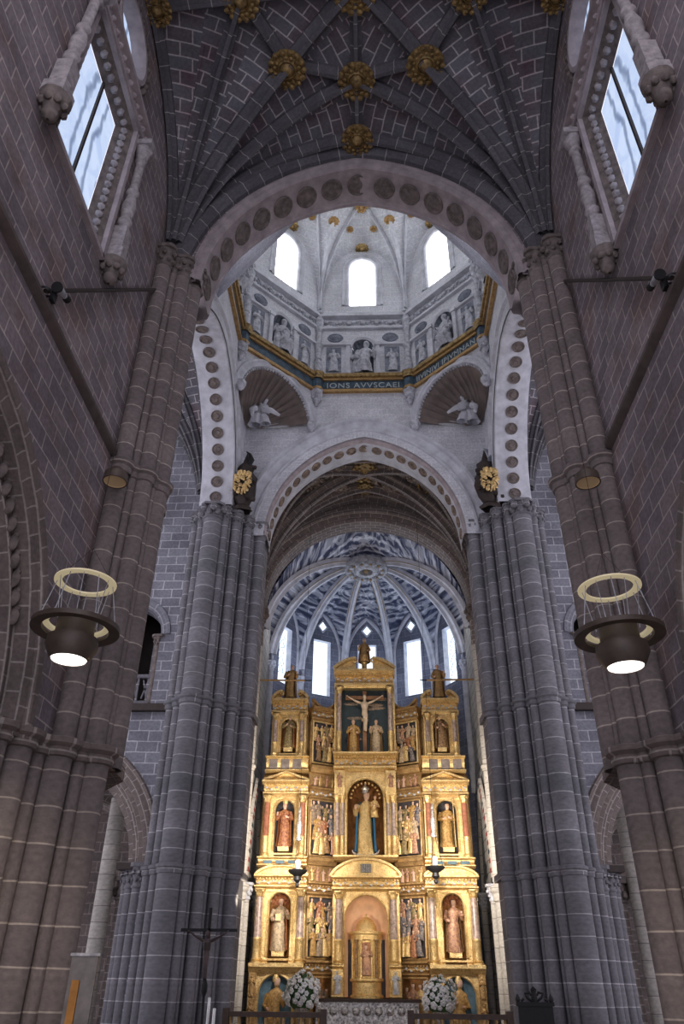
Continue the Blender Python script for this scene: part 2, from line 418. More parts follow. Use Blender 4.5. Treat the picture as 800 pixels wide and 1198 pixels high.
def nave_wall(sx, side, n):
    root = thing('wall_' + side, None, None, (sx * 4.5, 4, 0), kind='structure')
    F = frame((sx * 4.5, 0, 0), (0, 1, 0), (sx, 0, 0))
    g = G(); ao = archfn(4.0, 4.0, 4.4)
    zc = lambda c: (lambda x: c)
    wall_strip(g, F, [-3, 1.9], zc(0), zc(12.4)); wall_strip(g, F, [5.9 + x for x in archxs(4.0)], lambda y: ao(y - 5.9), zc(12.4)); wall_strip(g, F, [9.9, 11.3], zc(0), zc(12.4))
    wall_strip(g, F, [-3, 6.0], zc(12.4), zc(16.2)); wall_strip(g, F, [8.2, 11.3], zc(12.4), zc(16.2))
    wall_strip(g, F, [-3, 6.45], zc(16.2), zc(20.4)); wall_strip(g, F, [7.85, 11.3], zc(16.2), zc(20.4))
    ys = [7.15 - .7 * cos(pi * i / 24) for i in range(25)]; cr = lambda y: sqrt(max(0, .49 - (y - 7.15) ** 2))
    wall_strip(g, F, ys, zc(16.2), lambda y: 17.7 - cr(y)); wall_strip(g, F, ys, lambda y: 17.7 + cr(y), zc(20.4))
    g.build('masonry', NAVE, root, 0)
    g = G()   # string course
    P = []; U = []
    for y in (-3, 10.55):
        P.append([F(y, z, -d) for z, d in ((9.72, 0), (9.75, .07), (9.8, .11), (9.86, .11), (9.9, .06), (9.94, 0))]); U.append([(y, z) for z in (0, .1, .2, .3, .4, .5)])
    g.grid(P, U); g.build('string_course', STRC, root)
    # arcade arch orders
    g = G(); pts = arch_pts(4.0, 4.0, 22, 4.4)
    prof = [(.02, -.05), (-.12, -.05), (-.16, .02), (-.3, .05), (-.34, .28), (-.5, .24), (-.62, .34), (-.66, .5), (-.95, .52), (-1.0, .62), (-1.0, .95), (-1.15, 1.0), (-1.15, 1.7)]
    pts = [(x + 0, z, nx, nz) for x, z, nx, nz in pts]
    F2 = frame((sx * 4.5, 5.9, 0), (0, 1, 0), (sx, 0, 0))
    sweep_arch(g, F2, pts, prof)
    g.build('arcade_arch', CHOIRR, root, 40)
    for k in range(4, 17):        # carved knots in the hollow of the arch
        g = G(); x, z, nx, nz = pts[26 + k - 4] if 26 + k - 4 < len(pts) else pts[-1]
        g.ball(F2(x - nx * .42, z - nz * .42, .24), .085, 10, 0, (1, .8, 1.5)); g.ball(F2(x - nx * .42, z - nz * .42 + .12, .22), .05, 8)
        g.build('carved_knot', RNDL, root, 60)
    # ---- window
    w = thing('window_%d' % n, None, None, (sx * 4.5, 7.1, 12.4), kind='structure')
    g = G(); F = frame((sx * 4.5, 0, 0), (0, 1, 0), (sx, 0, 0))
    o = [(6.0, 12.4), (8.2, 12.4), (8.2, 16.2), (6.0, 16.2)]; i_ = [(6.35, 12.5), (7.95, 12.5), (7.95, 15.95), (6.35, 15.95)]
    for k in range(4):
        a, b = o[k], o[(k + 1) % 4]; c, d = i_[(k + 1) % 4], i_[k]
        g.face([F(a[0], a[1], 0), F(b[0], b[1], 0), F(c[0], c[1], .26), F(d[0], d[1], .26)])
    g.build('splayed_reveal', RNDL, w, 0)
    g = G(); g.face([F(6.35, 12.5, .27), F(7.95, 12.5, .27), F(7.95, 15.95, .27), F(6.35, 15.95, .27)], [(0, 0), (1.6, 0), (1.6, 3.4), (0, 3.4)]); g.build('pane', W_NAVE, w, 0)
    g = G(); g.obox(F(7.15, 12.5, .24), F(7.15, 15.95, .24), .05, .05, 0, (1, 0, 0)); g.build('mullion', IRONB, w, 0)
    g = G()
    for q, (a, b) in enumerate((((8.08, 12.5), (8.08, 16.05)), ((6.15, 16.08), (8.08, 16.08)), ((6.15, 12.5), (6.15, 16.05)))):
        N = 16 if q != 1 else 9
        for k in range(N):
            t = (k + .5) / N; y = a[0] + (b[0] - a[0]) * t; z = a[1] + (b[1] - a[1]) * t
            g.ball(F(y, z, .12), .085, 6, 0, (1, 1, 1))
    g.build('carved_beading', LILAC2, w, 60)
    g = G()
    for (a, b) in (((5.93, 12.35), (5.93, 16.25)), ((8.27, 12.35), (8.27, 16.25)), ((5.9, 16.25), (8.3, 16.25)), ((5.9, 12.35), (8.3, 12.35))):
        g.obox(F(a[0], a[1], -.04), F(b[0], b[1], -.04), .1, .1, 0, (sx, 0, 0))
    g.build('frame', LILAC, w, 0)
    for yc in (5.62, 8.52):
        g = G(); c = F(yc, 0, -.17)
        g.lathe([(.10, 12.72), (.15, 12.75), (.15, 12.85), (.1, 12.9), (.1, 13.5), (.14, 13.55), (.14, 13.65), (.09, 13.7), (.13, 13.95), (.14, 14.1), (.09, 14.4), (.13, 14.45), (.13, 14.55), (.09, 14.6), (.085, 15.5), (.13, 15.55), (.1, 15.62), (.17, 15.85), (.19, 15.95)], c, 14)
        g.box((c[0] - .17, yc - .17, 12.45), (c[0] + .17, yc + .17, 12.74)); g.box((c[0] - .21, yc - .21, 15.93), (c[0] + .21, yc + .21, 16.08))
        g.box((c[0] - .13, yc - .13, 12.74), (c[0] + .13, yc + .13, 13.4))
        g.build('colonnette', LILAC2, w, 40)
        g = G(); g.lathe([(.02, 11.95), (.1, 12.0), (.12, 12.1), (.1, 12.15), (.2, 12.3), (.24, 12.42), (.24, 12.46)], c, 14, 0, lambda a, z: 1 + .12 * sin(7 * a))
        for k in range(8): g.ball((c[0] + .17 * cos(k * pi / 4), c[1] + .17 * sin(k * pi / 4), 12.26), .07, 6)
        g.build('corbel', RNDL, w, 60)
    g = G()   # entablature above the opening, stepped, with a carved frieze
    for z0, z1, p in ((16.28, 16.38, .12), (16.38, 16.62, .08), (16.62, 16.72, .2)):
        a = F(5.35, z0, 0); b = F(8.8, z1, -p); g.box((min(a[0], b[0]), 5.35, z0), (max(a[0], b[0]), 8.8, z1))
    for k in range(14): g.ball(F(5.6 + k * .23, 16.5, -.09), .075, 6)
    g.build('entablature', LILAC, w, 30)
    oc = thing('window_%d' % (n + 2), None, None, (sx * 4.5, 7.15, 17.0), kind='structure')
    g = G(); R = lambda r, d: [F(7.15 + r * cos(2 * pi * k / 32), 17.7 + r * sin(2 * pi * k / 32), d) for k in range(33)]
    g.grid([R(.86, 0), R(.84, -.08), R(.74, -.08), R(.7, .0), R(.62, .2)]); g.build('round_frame', LILAC, oc, 40)
    g = G(); g.face(R(.62, .2)[:-1], [(.6 * cos(2 * pi * k / 32), .6 * sin(2 * pi * k / 32)) for k in range(32)]); g.build('pane', W_NAVE, oc, 0)
    g = G()
    for k in range(26): a = 2 * pi * k / 26; g.ball(F(7.15 + .97 * cos(a), 17.7 + .97 * sin(a), -.02), .09, 6)
    g.build('carved_garland', RNDL, oc, 60)
nave_wall(-1, 'left', 1); nave_wall(1, 'right', 2)
for sx, side in ((-1, 'left'), (1, 'right')):
    g = G(); g.face([(sx * 8.6, -3, 0), (sx * 8.6, 12.6, 0), (sx * 8.6, 12.6, 10), (sx * 8.6, -3, 10)]); g.face([(sx * 5.8, -3, 9.5), (sx * 8.6, -3, 9.5), (sx * 8.6, 12.6, 9.5), (sx * 5.8, 12.6, 9.5)])
    struct(g.build('wall_aisle_' + side, NAVE, smooth=0))

# ------------------------------------------------------------------ nave vault
NB = Bay(0, 7.4, 4.5, 3.8, 15.2, 20.5, 20.15, 19.7)
root = thing('ceiling_nave', None, None, (0, 7.4, 15.2), kind='structure')
g = G(); NB.surface(g, sys=(-1, 1), nr=30); g.build('web', WEB, root, 40)
for sx in (-1, 1):
    for sy in (-1, 1):
        c = (sx * 4.42, 7.4 + sy * 3.7)
        my = lambda y: 7.4 + sy * (y - 7.4)
        for p, q, w, d in ((c, (sx * 2.5, 7.4), .30, .34), (c, (sx * 1.62, my(8.85)), .36, .40), (c, (0, my(9.35)), .30, .34), (c, (sx * 4.42, 7.4), .26, .3), (c, (0, my(10.75)), .26, .3),
                           ((sx * 1.62, my(8.85)), (0, 7.4), .34, .36), ((sx * 1.62, my(8.85)), (sx * 2.5, 7.4), .28, .3), ((sx * 1.62, my(8.85)), (0, my(9.35)), .26, .28)):
            g = G(); rib(g, bay_path(NB, p, q, 26, 1.5 if p is c else 1), w, d); g.build('rib', RIB, root, 50)
        g = G()
        if sx == 1:
            rib(g, bay_path(NB, (0, 7.4), (0, my(11.1)), 20), .28, .3); g.build('ridge_rib', RIB, root, 50)
    g = G(); rib(g, bay_path(NB, (0, 7.4), (sx * 4.45, 7.4), 20), .28, .3); g.build('ridge_rib', RIB, root, 50)
for i, (x, y, r) in enumerate([(-1.62, 8.85, .46), (1.62, 8.85, .46), (0, 9.3, .46), (0, 10.7, .42), (0, 7.45, .5), (-2.5, 7.4, .42), (2.5, 7.4, .42), (-4.3, 7.4, .34), (4.3, 7.4, .34)]):
    g = G(); rosette(g, (x, y, NB.z(x, y) - .26), r); g.build('boss', BRONZE, root, 50)

# ------------------------------------------------------------------ compound piers
def compound_pier(label, ox, sx, core, shafts, collars, ztop, seed, low=None, mat=PIER, group=None, capsh=.62):
    """core polygon and shafts are given for the left side, mirrored with sx"""
    X = lambda x: ox + sx * x
    cx = sum(p[0] for p in core) / len(core); cy = sum(p[1] for p in core) / len(core)
    root = thing('compound_pier', label, 'pier', (X(cx), cy, 0), group)
    zl = low[0] if low else 0
    P = [(X(x), y) for x, y in core]
    if sx < 0: pass
    g = G(); g.prism(P, zl, ztop); g.build('core', mat, root, 0)
    for i, (x, y, r) in enumerate(shafts):
        g = G(); g.shaft(X(x), y, r, zl, ztop - capsh, 18); g.build('shaft', mat, root, 40)
        g = G(); capital_g(g, X(x), y, ztop - capsh, r, capsh, 0, seed + i, 1.5 if r < .25 else 1.3); g.build('capital', mat if mat is PIERF else RNDL, root, 45)
    if low:
        g = G(); g.prism([(X(x), y) for x, y in low[1]], 0, zl); g.build('lower_core', mat, root, 0)
        for x, y, r in low[2]:
            g = G(); g.shaft(X(x), y, r, 0, zl, 18); g.build('lower_shaft', mat, root, 40)
    for z, h, out, lst, cr in collars:
        g = G()
        for x, y, r in lst: ring_g(g, X(x), y, z, r, 0, h, out)
        k = 1 + .1 / 1.5
        ccx = sum(p[0] for p in cr) / len(cr); ccy = sum(p[1] for p in cr) / len(cr)
        g.prism([(X(ccx + (x - ccx) * 1.07), ccy + (y - ccy) * 1.07) for x, y in cr], z + h * .35, z + h)
        g.build('collar', mat, root, 40)
    return root
nc = [(-4.62, 10.72), (-4.5, 10.85), (-3.86, 11.55), (-3.95, 12.3), (-4.9, 13.5), (-5.9, 12.9), (-5.9, 10.62)]
nsh = [(-4.36, 10.79, .17), (-4.17, 10.95, .08), (-4.0, 11.1, .16), (-3.88, 11.26, .07), (-3.85, 11.48, .2)]
nlc = [(-5.4, 8.9), (-4.85, 9.0), (-4.8, 10.0), (-4.5, 10.6), (-3.98, 11.1), (-4.32, 12.25), (-4.9, 13.6), (-6.0, 13.0), (-6.0, 8.9)]
nls = [(-4.93, 9.15, .2), (-4.74, 9.62, .13), (-4.62, 9.98, .2), (-4.47, 10.28, .12), (-4.25, 10.5, .2), (-4.02, 10.72, .1), (-3.84, 10.9, .19)]
for sx, lab in ((1, 'dark purplish compound pier left of the nave arch, beside the left ring lamp'), (-1, 'dark purplish compound pier right of the nave arch, beside the right ring lamp')):
    compound_pier(lab, 0, sx, nc, nsh, [(9.45, .3, .09, nsh, nc)], 15.75, 3 if sx > 0 else 40, (4.4, nlc, nls), PIER, 'piers at the near side of the crossing')
    X = lambda x: sx * x
# band of carved capitals at arcade springing, one per near pier
for sx, side in ((-1, 'left'), (1, 'right')):
    P = [o for o in bpy.data.objects if o.name.startswith('compound_pier') and o.get('label', '').find(side + ' of the nave') > 0][0]
    g = G()
    for x, y, r in nls:
        ring_g(g, -sx * x, y, 4.3, r, 0, .3, .12)
    g.prism([(-sx * (x - .0), y) for x, y in [(-5.4, 8.75), (-4.75, 8.8), (-4.62, 10.0), (-4.3, 10.4), (-3.72, 11.0), (-3.85, 12.3), (-4.9, 13.7), (-6.1, 13.1), (-6.1, 8.75)]], 4.42, 4.62)
    g.build('springing_band', CHOIRR, P, 40)
    g = G(); capital_g(g, -sx * -4.95, 9.1, 3.75, .24, .68, 0, 9, 1.5); g.build('carved_capital', RNDL, P, 45)

fc = [(-3.45, 21.5), (-4.75, 20.32), (-5.1, 20.32), (-5.75, 20.88), (-5.75, 22.3), (-3.42, 22.35)]
fsh = [(-3.58, 21.38, .2), (-3.8, 21.17, .055), (-3.93, 20.92, .15), (-4.13, 20.77, .055), (-4.26, 20.57, .15), (-4.46, 20.44, .055), (-4.57, 20.27, .12), (-4.95, 20.2, .3), (-5.36, 20.42, .13), (-5.62, 20.66, .13)]
for sx, ox, lab in ((1, .08, 'blue-grey compound pier at far left of the crossing, carrying the left gilded arms'), (-1, .16, 'blue-grey compound pier at far right of the crossing, carrying the right gilded arms')):
    compound_pier(lab, ox, sx, fc, fsh, [(8.3, .28, .085, fsh, fc), (4.0, .26, .07, fsh, fc)], 14.95, 70 if sx > 0 else 90, None, PIERF, 'piers at the far side of the crossing', .55)

# ------------------------------------------------------------------ arches of the crossing
def crossing_arch(name, label, F, a, h, z0, prof, mats, mf, nr, rr, dmid, rmat, rhole=0.03, group='arches of the crossing'):
    O = Vector(F(0, z0, 0))
    root = thing(name, label, 'arch', tuple(O), group)
    pts = arch_pts(a, h, 30, z0)
    g = G(); sweep_arch(g, F, pts, prof, 0, mf); g.build('moulding', mats, root, 40)
    # cumulative length
    L = [0]
    for i in range(1, len(pts)): L.append(L[-1] + hypot(pts[i][0] - pts[i - 1][0], pts[i][1] - pts[i - 1][1]))
    D = (Vector(F(0, 0, 1)) - Vector(F(0, 0, 0))); H = (Vector(F(1, 0, 0)) - Vector(F(0, 0, 0)))
    for k in range(nr):
        s = L[-1] * (k + .5) / nr
        i = max(j for j in range(len(L)) if L[j] <= s); i = min(i, len(pts) - 2); t = (s - L[i]) / (L[i + 1] - L[i])
        x, z, nx, nz = [pts[i][q] + (pts[i + 1][q] - pts[i][q]) * t for q in range(4)]
        N = -(H * nx + Vector((0, 0, nz))); N.normalize(); T = D.cross(N); c = Vector(F(x, z, dmid))
        d = G(); d.lathe([(0, .035), (rr * .35, .05), (rr * .5, .02), (rr * .8, .015), (rr * .88, .05), (rr, .045), (rr, 0.0)], (0, 0, 0), 18, 0)
        g = G(); g.add(d, lambda p: c + T * p[0] + D * p[1] + N * p[2]); g.build('roundel', rmat, root, 40)
    return root
FW = frame((0, 11.15, 0), (1, 0, 0), (0, 1, 0))
profW = [(.26, 0), (.24, -.07), (.16, -.09), (.12, -.02), (.06, -.03), (0, .0), (-.02, .06), (0, .1), (0, 1.02), (-.03, 1.05), (.02, 1.14), (.06, 1.2), (.4, 1.25)]
crossing_arch('crossing_arch', 'lilac pointed arch nearest the viewer, with large brown roundels underneath', FW, 3.62, 4.3, 15.2, profW, [LILAC], None, 17, .29, .54, RNDL)
FE = frame((.06, 21.1, 0), (1, 0, 0), (0, 1, 0))
profE = [(.98, -.03), (.95, -.16), (.84, -.18), (.8, -.06), (.56, .0), (.5, -.06), (.42, -.06), (.36, .1), (.2, .16), (.14, .06), (.04, .08), (0, .2), (0, .9), (.05, 1.1), (.05, 1.3)]
crossing_arch('crossing_arch', 'white pointed arch opening to the choir below the inscription', FE, 3.3, 3.98, 14.45, profE, [WHITE, LILAC], lambda i, j: 1 if j in (7, 9, 10) else 0, 23, .19, .52, STUCB)
profS = [(.6, -.03), (.56, -.09), (.5, -.09), (.45, .0), (.36, .02), (.3, .08), (.12, .1), (.06, .02), (.0, .06), (0, .22), (0, 1.0), (.1, 1.15)]
for sx, side in ((-1, 'left'), (1, 'right')):
    FS = frame((sx * 4.35 + .06, 16.75, 0), (0, 1, 0), (sx, 0, 0))
    crossing_arch('crossing_arch', 'white pointed arch to the %s transept, seen edge-on, with grey-brown roundels' % side, FS, 3.5, 3.8, 15.1, profS, [WHITE, LILAC], lambda i, j: 1 if j in (3, 4, 5, 6) else 0, 20, .2, .6, RNDL)
# plaster walls over the arches and masonry over the nave arch
def zc(c): return lambda x: c
root = thing('wall_crossing', None, None, (0, 16.75, 15), kind='structure')
a2 = archfn(3.3 + .9, 3.5 + .9, 14.9)
def over(F, a, h, z0, half, top, name):
    g = G(); f = archfn(a, h, z0)
    wall_strip(g, F, [-half, -a], zc(z0 - .05), zc(top)); wall_strip(g, F, archxs(a, 44), f, zc(top)); wall_strip(g, F, [a, half], zc(z0 - .05), zc(top))
    return g
over(FE, 3.4, 4.1, 14.45, 4.42, 20.75, '').build('spandrel', PLAST, root, 0)
for sx in (-1, 1):
    FS = frame((sx * 4.35 + .06, 16.75, 0), (0, 1, 0), (sx, 0, 0)); over(FS, 3.6, 3.9, 15.1, 4.36, 20.75, '').build('spandrel', PLAST, root, 0)
over(frame((0, 12.4, 0), (1, 0, 0), (0, 1, 0)), 3.7, 4.3, 15.35, 4.36, 20.75, '').build('spandrel', PLAST, root, 0)
g = G(); sweep_arch(g, FW, arch_pts(3.62, 4.3, 30, 15.2), [(.78, 0), (.76, -.16), (.66, -.24), (.52, -.24), (.42, -.14), (.36, -.1), (.34, 0)]); struct(g.build('trim_1', RIB, smooth=40))
g = over(FW, 3.7, 4.4, 15.2, 4.6, 20.6, ''); struct(g.build('wall_nave_east', NAVE, smooth=0))

# ------------------------------------------------------------------ lantern: octagon over the crossing
LX, LY, LR = .05, 16.75, 4.35; HW = LR * math.tan(pi / 8)
def side_frame(k, R=LR):
    ph = k * pi / 4; n = (sin(ph), cos(ph), 0)
    return frame((LX + n[0] * R, LY + n[1] * R, 0), (cos(ph), -sin(ph), 0), n)
# squinches
for k, lab in ((1, 'right'), (7, 'left')):
    F = side_frame(k, LR - .02); ph = k * pi / 4
    root = thing('shell_squinch', 'fluted brown half-cone shell squinch under the inscription, on the %s' % lab, 'squinch', F(0, 19.0, 0), 'shell squinches under the lantern')
    pts = arch_pts(1.56, 1.56, 18, 19.0); g = G(); f = archfn(1.56, 1.56, 19.0)
    wall_strip(g, F, [-HW, -1.56], zc(18.95), zc(20.75)); wall_strip(g, F, archxs(1.56, 30), f, zc(20.75)); wall_strip(g, F, [1.56, HW], zc(18.95), zc(20.75)); g.build('arch_wall', PLAST, root, 0)
    apex = Vector((LX + (1 if k == 1 else -1) * (LR - .06), LY + LR - .06, 18.98)); n = 210; P = []
    for i in range(n + 1):
        t = pi * i / n; x = -1.56 * cos(t); z = 19.0 + 1.56 * sin(t); e = Vector(F(x, z, 0)); row = []
        fl = abs(sin(t * 15)) ** .7
        for j in range(13):
            q = j / 12; p = e.lerp(apex, q); bul = .38 * sin(pi * min(1, q * 1.0)) * (1)
            out = (e - Vector(F(0, 19.0, 0)));
            if out.length > 0: out.normalize()
            p = p + out * (bul * .55 - .20 * (1 - fl) * (1 - q) * min(1, q * 6 + .25))
            row.append(tuple(p))
        P.append(row)
    g = G(); g.grid(P); g.build('shell', SHELL, root, 50)
    g = G(); sweep_arch(g, F, pts, [(.3, .0), (.27, -.07), (.2, -.09), (.14, -.03), (.06, -.07), (0, -.06), (-.03, .06)]); g.build('archivolt', WHITE, root, 40)
    g = G()
    for i in range(2, 35): x, z, nx, nz = pts[min(i, len(pts) - 1)]; g.ball(F(x - nx * .06, z - nz * .06, .02), .055, 6)
    g.build('beading', STUC, root, 60)
    for s_ in (-1, 1):
        g = G(); c = F(s_ * 1.62, 18.86, -.06); g.lathe([(.02, -.2), (.12, -.12), (.16, 0), (.2, .1), (.2, .16)], c, 12, 0, lambda a, z: 1 + .1 * sin(5 * a)); g.build('corbel', STUC, root, 50)
for k in (3, 5):
    F = side_frame(k, LR - .02); g = G(); wall_strip(g, F, [-HW, HW], zc(18.95), zc(20.75)); struct(g.build('wall_crossing_diagonal', PLAST, smooth=0))

def grey_relief(g, F, x, z, h, seed, m=0):
    """standing figure in low relief on a wall frame"""
    rd = random.Random(seed); b = G(); figure_g(b, h, rd, flat=.45)
    g.add(b, lambda p: F(x + p[0], z + p[2], p[1] * 1.0 - .02))
def figure_g(g, h=1.2, rd=random, flat=1.0, ms=(0, 0, 0), lean=0.0, seated=False, arms=True, turn=0.0):
    """robed human figure, one loft from hem to crown facing -Y; ms = (robe, flesh, hair)"""
    ph = rd.uniform(0, 6); kf = rd.choice((7, 9, 11)); sw = rd.uniform(-.03, .03)
    R = [(0, .150, .115, 0), (.03, .155, .12, 0), (.16, .14, .11, 0), (.30, .132, .105, .004), (.42, .135, .102, .0), (.50, .125, .092, 0), (.58, .102, .078, .0), (.66, .112, .08, -.004), (.74, .128, .08, 0), (.79, .128, .068, .004), (.825, .085, .055, .006), (.845, .038, .036, .0),
         (.865, .034, .036, -.004), (.885, .043, .05, -.012), (.915, .052, .06, -.012), (.945, .055, .064, -.006), (.975, .046, .052, 0), (.993, .024, .028, .002), (1.0, .002, .002, .002)]
    if seated: R = [(z * .62 if z < .5 else .31 + (z - .5) * 1.38, rx * 1.25, (ry * 1.9 if .16 <= z <= .42 else ry * 1.25), (-.06 if .2 <= z <= .42 else y)) for z, rx, ry, y in R]
    n = 20; P = []
    zs = []
    for z, rx, ry, oy in R:
        row = []; fold = z < (.62 if not seated else .55)
        for k in range(n + 1):
            a = 2 * pi * k / n; f = 1 + (.09 * cos(kf * a + ph + 4 * z) * (1 - z) if fold else 0)
            # nose and brow
            if z > .88 and abs(a - 1.5 * pi) < .2: f *= 1.12
            cx = sw * sin(pi * z * 1.6) * 1.3 + lean * z
            row.append(((cx + rx * f * cos(a)) * h, (oy + ry * f * sin(a)) * h * flat, z * h))
        P.append(row); zs.append(z)
    thr = .84
    g.grid(P, None, ms[0], lambda i, j: (ms[2] if (zs[i] > .955 or (zs[i] > .88 and (j < n * .5))) else ms[1]) if zs[i] >= thr else ms[0])
    if arms:
        for s in (-1, 1):
            sh = (s * .112 + sw, 0, .775); el = (s * (.165 + rd.uniform(0, .03)), -.03, .625); mode = rd.random()
            if mode < .4: ha = (s * .05, -.125, .66 + rd.uniform(-.03, .04))
            elif mode < .75: ha = (s * .11, -.13, .58)
            else: ha = (s * .17, -.12, .74)
            if seated: sh, el, ha = [(p[0] * 1.15, p[1] * 1.2, .31 + (p[2] - .5) * 1.38) for p in (sh, el, ha)]
            T = lambda p: ((p[0] + lean * p[2]) * h, p[1] * h * flat, p[2] * h)
            mid = tuple(el[q] * .35 + ha[q] * .65 for q in range(3))
            g.tube([T(sh), T(tuple((sh[q] + el[q]) / 2 for q in range(3))), T(el), T(mid)], [.05 * h, .047 * h, .042 * h, .05 * h], 8, ms[0])
            g.tube([T(mid), T(ha)], [.024 * h, .019 * h], 6, ms[1]); g.ball(T(ha), .026 * h, 6, ms[1], (1, .8, 1.2))
            for q in range(4): g.tube([T((ha[0] + (q - 1.5) * .011, ha[1], ha[2])), T((ha[0] + (q - 1.5) * .013 - s * .012, ha[1] - .02, ha[2] + .03 - .003 * abs(q - 1.5)))], [.007 * h, .005 * h], 4, ms[1], caps=False)
# inscription cornice
root = thing('inscription_cornice', 'eight-sided dark blue cornice with gilt edges and pale lettering around the lantern', 'cornice', (LX, LY, 20.68))
for k in range(8):
    F = side_frame(k); e = .17 * math.tan(pi / 8)
    def bar(m, z0, z1, d, name, x0=-HW, x1=HW):
        g = G(); s = (HW - d * math.tan(pi / 8)) ; pr = [(z0, 0), (z0, -d), (z1, -d), (z1, 0)]
        P = [[F((-HW + dd * math.tan(pi / 8) * -1 * -1) if sgn < 0 else (HW - dd * math.tan(pi / 8)), z, -dd) for z, dd in ((z0, 0), (z0, d), ((z0 + z1) / 2, d * 1.06), (z1, d), (z1, 0))] for sgn in (-1, 1)]
        g.grid(P); g.build(name, m, root, 0)
    bar(GOLDD, 20.66, 20.78, .14, 'lower_gilt_edge'); bar(NAVY, 20.78, 21.22, .08, 'frieze'); bar(GOLDD, 21.22, 21.34, .16, 'upper_gilt_edge'); bar(BRONZE, 21.34, 21.5, .24, 'brown_cyma')
def lettering(txt, F, H, N, parent, z, size, width):
    cu = bpy.data.curves.new('lettering', 'FONT'); cu.body = txt; cu.size = size; cu.align_x = 'CENTER'; cu.extrude = .012; cu.space_character = 1.1
    to = bpy.data.objects.new('tmp_text', cu); COL.objects.link(to); bpy.context.view_layer.update()
    me = bpy.data.meshes.new_from_object(to.evaluated_get(bpy.context.evaluated_depsgraph_get())); bpy.data.objects.remove(to)
    xs = [v.co.x for v in me.vertices]; sc = width / (max(xs) - min(xs)); mx = (max(xs) + min(xs)) / 2
    for v in me.vertices:
        x, y, zz = v.co; v.co = Vector(F((x - mx) * sc, z + y, -.1 - zz)) - parent.location
    me.materials.clear(); me.materials.append(LETT)
    o = bpy.data.objects.new('lettering', me); COL.objects.link(o); o.parent = parent
lettering('IONS AVVSCAEI', side_frame(0), 0, 0, root, 20.86, .36, 2.75)
lettering('IIVINIVI IPIVMNAN', side_frame(1), 0, 0, root, 20.86, .36, 2.75)
